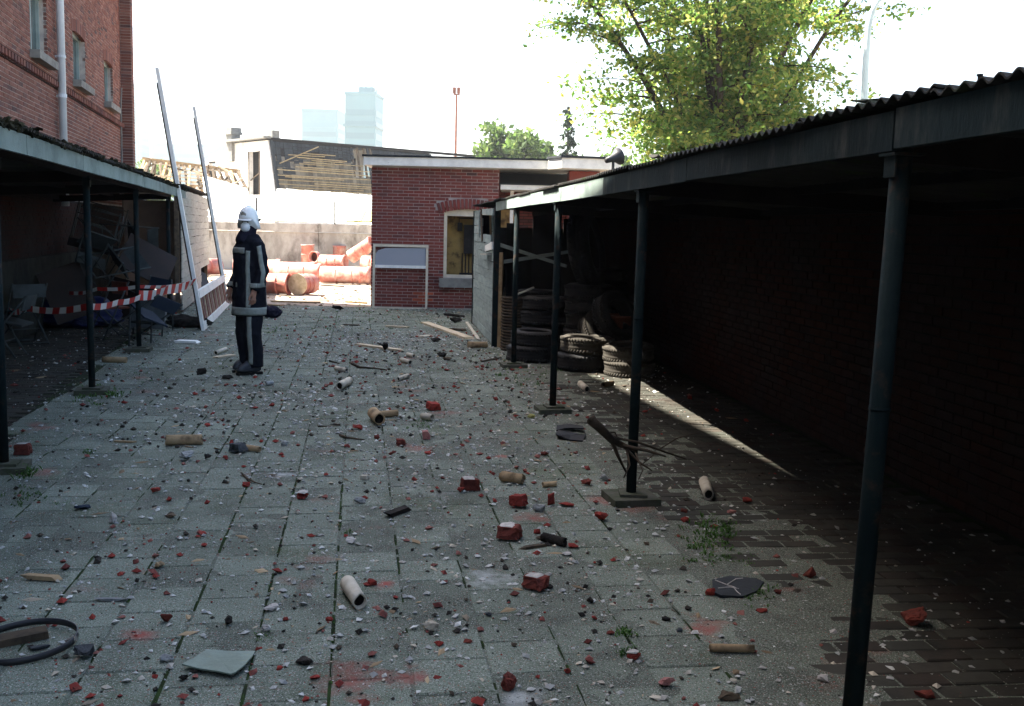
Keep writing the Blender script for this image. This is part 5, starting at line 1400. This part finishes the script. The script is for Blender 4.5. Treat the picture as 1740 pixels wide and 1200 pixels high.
BRK = [
 (799, 824, 32, 24, BD, MO, 1, 'half brick with a flat pale mortar top, left of the ragged tan tube'),
 (882, 853, 28, 22, BF, None, 1, 'bright red square brick lump, left neighbour of the upright red fragment'),
 (936, 850, 18, 26, BF, None, 0, 'upright pointed red fragment standing against a grey stone'),
 (866, 906, 38, 27, BD, MO, 1, 'large brick thickly capped with pale mortar, above the dark burnt tube'),
 (911, 991, 36, 26, BD, MO, 1, 'squared brick end with a smooth pale top, lone in the middle foreground'),
 (1021, 877, 22, 20, BF, None, 0, 'bright red wedge just below left of the second post footing'),
 (995, 820, 20, 14, BD, None, 0, 'dull red lump between the tan tube and the second post'),
 (738, 692, 22, 15, BF, None, 1, 'hollow looking red brick piece right of the brown double tube'),
 (724, 741, 13, 18, BP, None, 1, 'pinkish brick end standing upright'),
 (681, 752, 15, 13, BD, None, 1, 'dark red cube shaped fragment left of the pinkish brick end'),
 (640, 744, 10, 13, BD, None, 0, 'narrow dark red splinter of brick beside the curved twig'),
 (608, 727, 22, 8, BF, None, 0, 'flat red flake with a smear, left of the pinkish brick end'),
 (515, 843, 22, 15, BF, MO, 0, 'round bottomed red fragment with a pale top, alone on the left centre paving'),
 (40, 765, 26, 23, BD, MO, 1, 'brick end whitened with mortar beside the nearest left post'),
 (281, 1052, 27, 19, BD, None, 0, 'deep red lump in the left foreground above the greenish plate'),
 (864, 1159, 30, 32, BD, None, 0, 'tall dark red wedge on a white dusty patch at the bottom edge'),
 (632, 990, 19, 14, BF, None, 0, 'bright red lump at the tip of a pink smear'),
 (1376, 972, 25, 25, BD, None, 0, 'rounded dark red lump in the shade right of the green weeds'),
 (1556, 1050, 54, 34, BD, None, 0, 'biggest dark brick lump, in deep shade right of the nearest post'),
 (1270, 851, 18, 13, BF, None, 0, 'red fragment on the brick paving, right of the pale standing tube'),
 (1164, 883, 15, 12, BF, None, 0, 'small red chip between second post footing and pale standing tube'),
 (1163, 868, 14, 10, BD, None, 0, 'dark red chip just above a brighter one near the second post footing'),
 (1243, 870, 16, 9, BP, None, 0, 'whitish pink chip below the pale standing tube'),
 (265, 833, 18, 12, BF, None, 0, 'bright red lump on the left paving below the long brown tube'),
 (419, 824, 16, 11, BF, None, 0, 'red lump caught under the forked twig'),
 (392, 752, 15, 9, BF, None, 0, 'red chip touching the dark square stone'),
 (383, 777, 10, 7, BF, None, 0, 'tiny red chip below the dark square stone'),
 (1078, 1116, 28, 14, BF, MO, 0, 'flat red flake with a white edge in the right foreground'),
 (1130, 1158, 32, 19, BP, None, 0, 'dusty pink lump near the bottom edge, right of the flat red flake'),
 (1207, 1006, 17, 18, BF, None, 0, 'red fragment leaning on the cracked dark slate'),
 (1295, 1039, 20, 11, BF, None, 0, 'flat red lump below the cracked dark slate'),
 (1322, 1007, 15, 12, BD, None, 0, 'dark red lump right of the cracked dark slate'),
 (1572, 1179, 34, 16, BD, None, 0, 'flat dark red slab in the bottom right corner shade'),
 (925, 771, 15, 9, BD, None, 0, 'dull red lump below the torn rubber mat'),
 (726, 769, 14, 9, BF, None, 0, 'bright red chip right below the pinkish brick end'),
 (665, 771, 10, 7, BD, None, 0, 'small dark red bit near the cube shaped fragment'),
 (704, 814, 10, 8, BF, None, 0, 'red chip alone above the charred board'),
 (962, 858, 26, 10, BF, None, 0, 'flat red fragment with a pale rim, right of the upright fragment'),
 (783, 833, 14, 11, BF, None, 0, 'small red lump at the left foot of the half brick with mortar top'),
 (912, 904, 17, 10, BF, None, 0, 'flat red flake right of the large mortar capped brick'),
 (974, 928, 19, 9, BF, None, 0, 'red flake at the end of the dark burnt tube'),
 (795, 1089, 15, 10, BD, None, 0, 'dark red lump in the centre foreground right of the torn tan cup'),
 (747, 1093, 19, 9, BF, None, 0, 'flat bright red flake below the torn tan cup'),
 (560, 1052, 13, 9, BF, None, 0, 'red lump left below the pale foreground tube'),
 (486, 1052, 11, 8, BF, None, 0, 'red lump midway between white plaster lump and pale foreground tube'),
 (474, 1135, 13, 10, BF, None, 0, 'red lump right of the greenish plate corner'),
 (535, 1152, 20, 9, BF, None, 0, 'flat red piece at the left end of the red dust patch'),
 (965, 1141, 13, 12, BF, None, 0, 'upright red lump in the foreground left of the dusty pink lump'),
 (1008, 1050, 12, 8, BF, None, 0, 'flat red chip in the right foreground, upper one of two'),
 (1037, 1076, 15, 8, BD, None, 0, 'dark flat red chip in the right foreground, just right below its neighbour'),
 (352, 722, 12, 7, BF, None, 0, 'red bit beside a scrap of wood above the long brown tube'),
 (212, 684, 12, 6, BF, None, 0, 'orange red chip right of the second left post footing'),
 (128, 1171, 22, 10, BD, None, 0, 'dark red sliver at the bottom left corner'),
 (563, 652, 8, 7, BF, None, 0, 'tiny red chip left of the white tube with a black mouth'),
 (1172, 676, 11, 9, BF, None, 0, 'red lump in the dark beyond the strip of sun'),
]
for i, (x, y, w, h, m, cap, bx, lab) in enumerate(BRK):
    chunk('brick_fragment', lab, 'brick', x, y, w, h, m, 100 + i, cap, bool(bx), group=GB)
STN = [
 (318, 775, 26, 20, SF, None, 0, 'grey pointed stone just below the long brown tube'),
 (405, 763, 26, 18, SD, None, 1, 'dark square stone with a pale back edge'),
 (484, 753, 14, 14, SF, None, 0, 'small grey pyramid shaped stone right of the dark square stone'),
 (353, 776, 15, 13, M_CHAR, None, 0, 'burnt brown lump right of the grey pointed stone'),
 (612, 851, 24, 15, SF, None, 0, 'pale grey crumbling stone in the middle of the yard'),
 (460, 1033, 26, 13, MO, None, 0, 'flat white plaster lump in the left foreground, upper of two'),
 (452, 1068, 17, 15, MO, None, 0, 'rounder white plaster lump in the left foreground, lower of two'),
 (387, 1056, 20, 18, M_CHAR, None, 0, 'black burnt lump left of the white plaster lumps'),
 (1003, 1020, 14, 13, M_CHAR, None, 0, 'black ball shaped lump in the right foreground'),
 (914, 864, 26, 18, SF, None, 0, 'grey white stone at the foot of the upright red fragment'),
 (1400, 1155, 24, 16, MO, None, 0, 'white plaster lump beside the foot of the nearest post'),
 (1416, 1074, 16, 9, MO, None, 0, 'small white plaster chip left of the nearest post'),
 (1027, 812, 20, 14, SF, None, 0, 'pale half round stone left of the second post'),
 (1132, 1052, 18, 9, M_CHAR, None, 0, 'flat black lump in the right foreground'),
 (830, 1044, 16, 8, SD, None, 0, 'oval dark disc in the centre foreground'),
 (342, 633, 18, 13, M_CHAR, None, 0, 'black lump on the paving left of the firemans boots'),
 (386, 641, 22, 10, M_CHAR, None, 0, 'burnt black scraps right in front of the firemans boots'),
 (653, 590, 14, 16, M_CHAR, None, 0, 'black upright lump on the pale broken plank'),
 (596, 919, 20, 11, MO, None, 0, 'cream coloured lump in the weedy joint above the pale foreground tube'),
 (1155, 1071, 12, 10, SD, None, 0, 'dull purple grey stone in the right foreground'),
 (146, 1107, 42, 27, SD, None, 0, 'rounded blue grey stone right of the iron hoop'),
 (282, 1120, 24, 16, SF, None, 0, 'flat grey brown stone left of the greenish plate'),
 (312, 1150, 16, 16, M_CHAR, None, 0, 'black lump propping up the greenish plate'),
 (695, 1121, 17, 13, SF, None, 0, 'bluish grey stone above the red dust patch'),
 (410, 622, 10, 7, M_CHAR, None, 0, 'tiny black crumb beside the firemans toe'),
 (575, 524, 22, 9, M_CHAR, None, 0, 'black lumps at the sunlit end of the paving'),
 (752, 604, 18, 10, M_CHAR, None, 0, 'brown black burnt lump left of the grey post base, upper one'),
 (760, 610, 18, 8, M_WOODD, None, 0, 'brown burnt lump left of the grey post base, lower one'),
 (775, 545, 22, 10, M_CHAR, None, 0, 'black square scrap by the boarded corner'),
 (738, 578, 24, 8, M_CHAR, None, 0, 'flat black scrap beside the long pale plank'),
 (830, 1146, 0, 0, None, None, 0, ''),
]
for i, (x, y, w, h, m, cap, bx, lab) in enumerate(STN):
    if w: chunk('stone' if m not in (M_CHAR, M_WOODD) else 'burnt_lump', lab, 'stone' if m not in (M_CHAR, M_WOODD) else 'burnt lump', x, y, w, h, m, 300 + i, cap, bool(bx), group='stones and burnt lumps on the paving')
def ctube(label, a, b, r, m, ragged=0.0, seed=1, lift=0.0):
    p, q = gp(*a), gp(*b); d = q - p; L = d.length; rg = random.Random(seed)
    g = G(); n = 18; prof = [(r * .78, 0), (r, .002), (r * 1.01, L * .3), (r * .98, L * .7), (r, L - .002), (r * .78, L), (r * .76, L - .03), (r * .76, .03)]
    g.lathe(prof, n, closed=True)
    sq = rg.uniform(0, .22); ragged = max(ragged, .012)
    g.v = [(x * (1 - sq * min(1, z / L)) * (1 + .09 * MN.noise(Vector((x * 30, y * 30, z * 9 + seed)))), y * (1 + sq * .3) * (1 + .09 * MN.noise(Vector((x * 30, y * 30 + 5, z * 9 + seed)))), z + (-ragged * abs(MN.noise(Vector((x * 60, y * 60, seed)))) * 2.4 if z > L * .8 else ragged * abs(MN.noise(Vector((x * 60, y * 60, seed + 9.)))) * 1.6)) for x, y, z in g.v]
    o = g.build('cardboard_tube', m, None, True); o.location = (p.x, p.y, r); o.rotation_euler = d.to_track_quat('Z', 'Y').to_euler()
    o.location.z = r * 1.0 + .003
    g = G(); g.lathe([(0, L - .035), (r * .77, L - .035)], n); g.lathe([(0, .035), (r * .77, .035)], n); g.build('dark_end_disc', M_CHAR, o)  # dark discs close both ends of the tube
    return tag(o, label, 'tube', 'cardboard firework tubes on the paving')
TB_ = [
 ('long brown cardboard tube with a dark right end, on the left paving', (281, 757), (345, 756), .038, M_CARD, .0),
 ('short white tube with a black open mouth, in the middle of the yard', (594, 654), (576, 664), .042, M_CARDP, 0),
 ('brown tube lying across a thicker burnt stub', (676, 708), (640, 711), .030, M_CARD, 0),
 ('thick burnt tube stub with a torn mouth, crossed by a brown tube', (634, 712), (645, 724), .052, M_CARD, .02),
 ('pale tube with a flattened far end, largest tube in the foreground', (590, 1004), (612, 1038), .036, M_CARDP, .01),
 ('tan tube with a ragged top edge, right of the half brick', (850, 818), (891, 824), .034, M_CARD, .02),
 ('pale tube lying on the brick paving right of the second post', (1196, 828), (1204, 852), .037, M_CARDP, .0),
 ('thin brown stick like tube in the right foreground', (1204, 1108), (1282, 1110), .016, M_CARD, 0),
 ('plain brown tube on the paving between the second and third left posts', (174, 616), (216, 617), .034, M_CARD, 0),
 ('grey brown tube lying at the foot of the boarded corner', (794, 591), (829, 591), .042, M_CARD, 0),
 ('small tan tube right of the white tube with a black mouth', (693, 643), (676, 649), .026, M_CARDP, 0),
 ('pale crumpled tube above the pinkish brick end', (716, 713), (736, 716), .030, M_CARDP, .01),
 ('dark burnt tube with a charred open end, below the large mortar capped brick', (921, 921), (962, 931), .026, M_CHAR, .01),
 ('rough tan wooden looking tube left of the second post', (921, 829), (946, 827), .018, M_CARD, .01),
 ('small tan tube beside the burnt scraps at the firemans feet', (403, 637), (414, 634), .026, M_CARD, 0),
 ('pale broken tube left of the fireman, beside a white shard', (366, 604), (384, 597), .028, M_CARDP, .01),
 ('short grey tube on the paving right of the firemans boots', (451, 656), (465, 655), .024, M_STONEF, 0),
 ('white tube on the brick paving beyond the third post', (986, 658), (998, 668), .035, M_CARDP, 0),
 ('dark brown tube just right of the white one beyond the third post', (1024, 659), (1042, 656), .028, M_WOODD, 0),
 ('tan tube by the dark square stone, its handle like end to the right', (415, 766), (443, 769), .022, M_CARD, 0),
 ('pale tube fragment with burnt lumps, left of the thin post foot', (682, 616), (698, 621), .03, M_CARDP, .02),
 ('torn tan tube lying beneath the curved twig by the fireman', (570, 630), (590, 634), .027, M_CARDP, .01),
 ('tiny pale tube near the burnt lumps in the far middle', (692, 606), (704, 609), .026, M_CARDP, .0),
 ('dark stained tube near the tape end of the paving', (908, 0), None, 0, None, 0),
]
for i, (lab, a, b, r, m, rag) in enumerate(TB_):
    if b: ctube(lab, a, b, r, m, rag, 500 + i)
PLK = [
 ('plank', 'longest pale plank, slanting towards the boarded corner', 'plank', (722, 550), (798, 577), .15, .03, M_WOODP),
 ('plank', 'short pale board lying level in the far middle of the yard', 'plank', (659, 556), (694, 558), .10, .025, M_WOODP),
 ('plank', 'broken pale plank with a black lump on it', 'plank', (608, 587), (680, 597), .10, .025, M_WOODP),
 ('plank', 'curved thin lath against the foot of the boarding', 'plank', (793, 549), (813, 578), .05, .02, M_CARDP),
 ('plank', 'white flat board piece on the paving right of the third left post', 'plank', (303, 582), (336, 583), .16, .03, M_WHITE),
 ('plank', 'slim white shard of wood left of the fireman', 'plank', (366, 609), (398, 605), .08, .02, M_WOODP),
 ('plank', 'charred split board lying obliquely in the middle foreground', 'plank', (663, 878), (693, 867), .055, .025, M_CHAR),
 ('plank', 'thin dark slat left of the dark burnt tube', 'plank', (893, 934), (925, 929), .03, .015, M_WOODD),
 ('plank', 'brown slat in the yard below the short level board', 'plank', (585, 553), (612, 554), .06, .02, M_WOODD),
 ('plank', 'dark board scrap in front of the long pale plank', 'plank', (768, 561), (790, 563), .10, .03, M_WOODD),
 ('plank', 'flat pale chip beneath the long pale plank', 'plank', (715, 573), (732, 571), .14, .015, M_CARDP),
 ('plank', 'black board piece by the window hole of the outbuilding', 'plank', (758, 536), (786, 540), .12, .04, M_CHAR),
 ('plank', 'narrow wood strip at the foot of the thin post', 'plank', (820, 615), (852, 609), .03, .015, M_WOODD),
 ('plank', 'dark plank lying inside the iron hoop', 'plank', (-10, 1099), (75, 1082), .075, .03, M_WOODD),
 ('plank', 'grey lath with a reddish end, left foreground', 'plank', (176, 1022), (210, 1022), .02, .012, M_STONEF),
 ('plank', 'split pale and brown splinter at the left edge', 'plank', (50, 984), (97, 987), .035, .02, M_CARD),
 ('plank', 'tan splinter below the burnt lump on the left paving', 'plank', (200, 752), (228, 753), .02, .012, M_CARD),
 ('plank', 'thin grey lath across the far joint behind the curved twig', 'plank', (566, 722), (580, 724), .03, .012, M_WOODD),
]
for nm, lab, cat, a, b, w, t, m in PLK:
    lying(nm, lab, cat, a, b, w, t, m, 0.0, group='planks and splinters on the paving')
def twig(label, pts, r, m=M_BARK, zs=None, nm='twig', forks=()):
    P_ = [gp(*p) for p in pts]; g = G()
    for i, p in enumerate(P_): p.z = r + (zs[i] if zs else .004 * (i % 2))
    g.tube(P_, r, 6, r1=r * .5)
    for f in forks:
        q = [gp(*p) for p in f]
        for i, p in enumerate(q): p.z = r + .01 * i
        g.tube(q, r * .6, 5, r1=r * .3)
    return tag(g.build(nm, m, None, True), label, 'twig', 'twigs on the paving')
twig('long bent dark twig right of the firemans boots', [(598, 620), (612, 627), (635, 628), (655, 631)], .016)
twig('curved brown twig lying across the weedy joint', [(578, 742), (590, 747), (606, 748), (619, 751)], .012, M_WOODD)
twig('forked twig over a red lump on the left paving', [(410, 806), (420, 816), (434, 822), (445, 826)], .008, M_WOODD, forks=[[(420, 816), (428, 826)]])
twig('thin straight twig left of the curved brown twig', [(540, 726), (575, 726)], .007, M_WOODD)
twig('short twig on the far paving below the short level board', [(560, 615), (577, 620)], .012)
# branch leaning on the second post
def br(x, y, Y): return at(x, y, Y)
bp = thing('broken_branch', 'torn off branch with bare twigs, propped against the second post', 'branch', (0, 0, 0))
g = G(); YB = 6.12
g.tube([br(1004, 714, 5.95), br(1022, 730, 6.0), br(1040, 748, 6.05), br(1060, 758, 6.12), br(1082, 765, 6.2)], [.030, .027, .024, .018, .012], 9); g.tube([br(1003, 716, 5.94), br(1010, 708, 5.96)], [.02, .012], 6)
g.build('limb', M_BARK, bp, True)
for pts, r in (([br(1035, 742, 6.05), br(1085, 752, 6.1), br(1130, 768, 6.2), br(1165, 780, 6.3)], .010), ([br(1055, 757, 6.1), br(1100, 766, 6.0), br(1132, 776, 5.95)], .014), ([br(1040, 750, 6.05), br(1050, 775, 6.1), br(1064, 803, 6.2)], .015),
               ([br(1060, 758, 6.1), br(1085, 785, 6.0), br(1108, 800, 5.98)], .010), ([br(1120, 764, 6.2), br(1150, 745, 6.4), br(1190, 735, 6.6)], .005), ([br(1064, 760, 6.1), br(1070, 790, 5.95), br(1060, 812, 5.9)], .009), ([br(1080, 770, 6.0), br(1092, 800, 5.9), br(1085, 815, 5.88)], .006),
               ([br(1025, 735, 6.0), br(1045, 735, 6.1), br(1050, 745, 6.1)], .008), ([br(1090, 790, 6.0), br(1112, 772, 6.2), br(1118, 745, 6.4)], .004)):
    g = G(); g.tube(pts, r, 6, r1=r * .4); g.build('twig', M_BARK, bp, True)
# torn rubber mat, slate, plate, hoop
def sheet(nm, label, cat, poly, th, m, lift=0.0, wob=.01, seed=1):
    P_ = [gp(*p) for p in poly]; c = sum(P_, Vector()) / len(P_); rg = random.Random(seed); g = G(); n = len(P_)
    low = [(p.x - c.x, p.y - c.y, rg.uniform(0, wob) + lift) for p in P_]
    g.add(low + [(x, y, z + th) for x, y, z in low], [(i, (i + 1) % n, n + (i + 1) % n, n + i) for i in range(n)])
    cb_ = len(g.v); g.v += [(0, 0, lift + wob * .3), (0, 0, lift + wob * .3 + th)]
    for i in range(n): g.f += [((i + 1) % n, i, cb_), (n + i, n + (i + 1) % n, cb_ + 1)]; g.mi += [0, 0]
    o = g.build(nm, m); o.location = (c.x, c.y, .002); return tag(o, label, cat)
sheet('rubber_mat', 'torn black rubber piece with a slit, lying between third and second posts, lower flap', 'rubber mat', [(944, 742), (950, 735), (972, 740), (986, 745), (996, 745), (990, 752), (968, 750), (946, 747)], .012, M_RUBBER, .0, .035, 3)
sheet('rubber_mat', 'thin folded black rubber flap just behind the torn rubber piece', 'rubber mat', [(946, 731), (968, 729), (990, 733), (992, 738), (975, 736), (958, 738), (945, 736)], .012, M_RUBBER, .01, .03, 5)
sheet('slate', 'cracked dark slate with white scratches, at the edge of the brick paving', 'slate', [(1212, 1012), (1210, 990), (1240, 984), (1285, 988), (1298, 994), (1286, 1010), (1262, 1020), (1225, 1018)], .014, M_SLATE, 0, .004, 4)
g = G()
for pts in ([(1215, 992), (1235, 1000), (1250, 1005)], [(1235, 1000), (1250, 990), (1262, 989)], [(1245, 1003), (1252, 1012), (1258, 1017)], [(1220, 1006), (1240, 1004), (1255, 1007)]):
    q = [gp(*p) for p in pts]
    for p in q: p.z = .0185
    g.tube(q, .0025, 4)
o = g.build('scratch', M_MORTF); o.parent = [x for x in COL.objects if x.name == 'slate'][0]; o.matrix_parent_inverse = Matrix.Translation(-o.parent.location)
pl = sheet('metal_plate', 'greenish flat plate with yellow stains and a rounded corner, at the bottom left', 'plate', [(309, 1139), (330, 1128), (352, 1113), (392, 1116), (434, 1115), (428, 1126), (414, 1142), (400, 1153), (392, 1155), (370, 1151), (340, 1146)], .006, M_PLATE, .014, .004, 6)
hc = gp(48, 1097); g = G(); n = 48; kx = gz(hc)
prof = [(.190, 0), (.196, 0), (.196, .026), (.190, .026)]; g.lathe(prof, n, closed=True)
o = g.build('iron_hoop', M_HORN, None, True); o.location = (hc.x - .012, hc.y, .006); o.rotation_euler = (.03, -.04, 0); o.scale = (1.0, 1.0, 1); tag(o, 'dark iron hoop lying flat, cut by the left edge of the picture', 'hoop')
g = G(); g.tube([(0, 0, 0), (.035, .006, .01)], .012, 8); o = g.build('hoop_bolt', M_CHROME); o.location = gp(115, 1098) + Vector((0, 0, .02)); tag(o, 'bright metal bolt at the right of the iron hoop', 'bolt')
chunk('rubber_scrap', 'dark crumpled metal scrap under the blue grey stone, inside the hoop', 'scrap', 68, 1100, 36, 9, M_SLATE, 901)
chunk('plaster_piece', 'dusty white plaster piece with fibres hanging out, on the left paving', 'plaster', 192, 880, 16, 26, M_MORTF, 902)
chunk('metal_scrap', 'crumpled blue grey metal scrap on the left paving', 'scrap', 140, 862, 28, 11, M_BLUEC, 903)
chunk('rag', 'black crumpled rag in the left foreground, right of the greenish plate', 'rag', 515, 1124, 32, 14, M_CHAR, 904)
chunk('tan_cup', 'torn tan cardboard cup with a black underside, in the middle foreground', 'cup', 733, 1064, 28, 22, M_CARDP, 905)
chunk('yellow_scrap', 'bright yellow scrap beside the third post footing', 'scrap', 902, 707, 14, 8, M_SHEETY, 906)
chunk('plaster_piece', 'white chalky shard beside the dark burnt tube', 'plaster', 962, 941, 22, 8, M_MORTF, 907)
chunk('plaster_piece', 'long white flake in front of the half brick', 'plaster', 782, 799, 17, 7, M_MORTF, 908)
chunk('plaster_piece', 'cream block shaped scrap in the weedy joint of the middle yard', 'plaster', 620, 812, 14, 9, M_CARDP, 909, None, True)
chunk('leaf_scrap', 'dark curled leaf like scrap in the left middle foreground', 'scrap', 290, 876, 20, 9, M_WOODD, 910)
chunk('ochre_scrap', 'ochre torn paper scrap in the left foreground', 'paper', 270, 960, 20, 12, M_CARD, 911)
chunk('brown_scrap', 'large brown torn cardboard flap at the bottom edge on the right', 'cardboard', 1238, 1183, 42, 18, M_WOODD, 912)
chunk('tan_stone', 'ochre pebble near the brown flap on the right', 'stone', 1246, 1157, 13, 10, M_CARDP, 913)
chunk('cream_scrap', 'cream cardboard strip at the bottom edge, left of the brown flap', 'cardboard', 1117, 1185, 28, 8, M_CARDP, 914)

# ------------------------------------------------------------------ crumbs nobody could count
def crumbs(name, m, n, smin, smax, seed, elong=1.0, flat=.6):
    rg = random.Random(seed); g = G()
    octf = [(0, 2, 4), (2, 1, 4), (1, 3, 4), (3, 0, 4), (2, 0, 5), (1, 2, 5), (3, 1, 5), (0, 3, 5)]
    cl = [(rg.uniform(-3, 2), rg.uniform(2, 16), rg.uniform(.25, 1.1)) for _ in range(34)]
    c_ = 0
    while c_ < n:
        y = 1.8 + (rg.random() ** 1.25) * 19.5
        x = rg.uniform(LX(y) - 1.6, RX(y) + 1.9)
        # fewer under the roofs, more in clusters
        if (x > RX(y) + .15 or x < LX(y) - .3) and rg.random() < (.82 if x > RX(y) + .6 else .5): continue
        if rg.random() < .5:
            q = rg.choice(cl); x = q[0] + rg.gauss(0, q[2]); y = q[1] + rg.gauss(0, q[2])
            if y < 1.6 or not (LX(y) - 1.6 < x < RX(y) + 1.9): continue
            if x > RX(y) + .3 and rg.random() < .8: continue
        s_ = smin * (smax / smin) ** (rg.random() ** 5.6)
        if y > 9: s_ *= 1.25
        a_ = [s_ * rg.uniform(.6, 1.3) * .5 for _ in range(6)]; R_ = Matrix.Rotation(rg.uniform(0, 6.28), 3, 'Z') @ Matrix.Rotation(rg.uniform(-.5, .5), 3, 'X')
        vs = [(-a_[0] * elong, 0, 0), (a_[1] * elong, rg.uniform(-.2, .2) * s_, 0), (0, -a_[2], 0), (rg.uniform(-.2, .2) * s_, a_[3], 0), (0, 0, a_[4] * flat), (0, 0, -a_[5] * flat)]
        vs = [R_ @ Vector(v) + Vector((x, y, s_ * flat * .32 + .001)) for v in vs]
        vs = [(vs[0]), (vs[1]), (vs[2]), (vs[3]), (vs[4]), (vs[5])]
        g.add(vs, octf); c_ += 1
    tag(g.build(name, m), kind='stuff')
crumbs('brick_crumbs', M_CRED, 10000, .004, .058, 21)
crumbs('plaster_crumbs', M_CGREY, 75000, .0035, .044, 22, flat=.5)
crumbs('burnt_crumbs', M_CBLK, 11000, .004, .052, 23)
crumbs('wood_splinters', M_CWOOD, 3000, .007, .045, 24, elong=2.6, flat=.3)

# ------------------------------------------------------------------ weeds in the joints
rg = random.Random(31); g = G()
def tuft(x, y, h, n):
    for _ in range(n):
        a_ = rg.uniform(0, 6.28); l_ = h * rg.uniform(.4, 1.1); w = h * .10; b = Vector((x + rg.gauss(0, h * .4), y + rg.gauss(0, h * .4), 0))
        d = Vector((math.cos(a_), math.sin(a_), 0)); s_ = Vector((-d.y, d.x, 0)) * w
        m1 = b + d * l_ * .35 + Vector((0, 0, l_ * .5)); e = b + d * l_ * .8 + Vector((0, 0, l_ * rg.uniform(.35, .8)))
        g.add([b - s_ * .5, b + s_ * .5, m1 + s_, m1 - s_, e], [(0, 1, 2, 3), (3, 2, 4)])
for (x, y, sp, k, h) in ((1218, 905, 24, 34, .05), (1205, 935, 24, 26, .042), (1225, 955, 14, 14, .03), (1290, 1015, 20, 16, .035), (1255, 945, 20, 10, .025), (880, 628, 30, 30, .05), (910, 640, 25, 16, .04), (180, 668, 14, 16, .07), (155, 680, 20, 10, .05),
                      (50, 842, 26, 22, .03), (45, 805, 12, 12, .07), (150, 770, 6, 6, .04), (1065, 1078, 10, 12, .03), (1065, 1110, 8, 9, .03), (590, 985, 5, 8, .02), (440, 1082, 8, 8, .02), (715, 722, 10, 10, .035), (590, 905, 5, 8, .018), (470, 565, 12, 12, .05), (620, 540, 40, 30, .04), (560, 530, 50, 34, .05), (700, 532, 40, 20, .04), (250, 640, 20, 12, .03), (225, 560, 20, 14, .05)):
    for _ in range(k):
        p = gp(x + rg.gauss(0, sp), y + rg.gauss(0, sp * .45)); tuft(p.x, p.y, h, 7)
Rq = Matrix.Rotation(TH_P, 3, 'Z')
for i in range(-9, 5):
    u = u_seam + i * P_
    for _ in range(26 if i in (-2, -1, 0) else 9):
        p = Rq @ Vector((u + rg.gauss(0, .004), rg.uniform(2.2, 20), 0))
        if LX(p.y) < p.x < RX(p.y): tuft(p.x, p.y, rg.uniform(.008, .022), 6)
tag(g.build('joint_weeds', M_WEED), kind='stuff')
g = G(); M_JMOSS = mat('joint_moss', (.022, .040, .012), (.014, .018, .010), 9, 1, .8, 90, .3)
for i in range(-14, 6):
    u = u_seam + i * P_; v = 1.6; cov = {-3: .5, -2: .7, -1: .85, 0: .85, 1: .6}.get(i, .4)
    while v < 20.5:
        L_ = rg.uniform(.04, .35)
        if rg.random() < cov:
            w0, w1 = rg.uniform(.004, .011), rg.uniform(.004, .011); z0 = rg.uniform(.002, .006)
            P4 = [Rq @ Vector(q) for q in ((u - w0, v, -.004), (u + w0, v, -.004), (u + w1, v + L_, -.004), (u - w1, v + L_, -.004), (u + rg.uniform(-.004, .004), v + L_ * .3, z0), (u + rg.uniform(-.004, .004), v + L_ * .7, z0))]
            if LX(P4[0].y) < P4[0].x < RX(P4[0].y): g.add(P4, [(0, 1, 4), (1, 2, 5, 4), (2, 3, 5), (3, 0, 4, 5)])
        v += L_
tag(g.build('joint_moss', M_JMOSS, None, True), kind='stuff')

# ================================================================== HAZE
HZ = True
if HZ:
    g = G(); g.box((0, 0, 38), (2402, 2402, 78)); 
    hm_ = bpy.data.materials.new('smoke_haze'); hm_.use_nodes = True; N = hm_.node_tree.nodes; N.remove(N['Principled BSDF'])
    pv = N.new('ShaderNodeVolumePrincipled'); pv.inputs['Density'].default_value = .0004; pv.inputs['Color'].default_value = (.93, .97, 1, 1); pv.inputs['Anisotropy'].default_value = .3
    hm_.node_tree.links.new(pv.outputs[0], N['Material Output'].inputs['Volume'])
    tag(g.build('haze', hm_), kind='stuff')
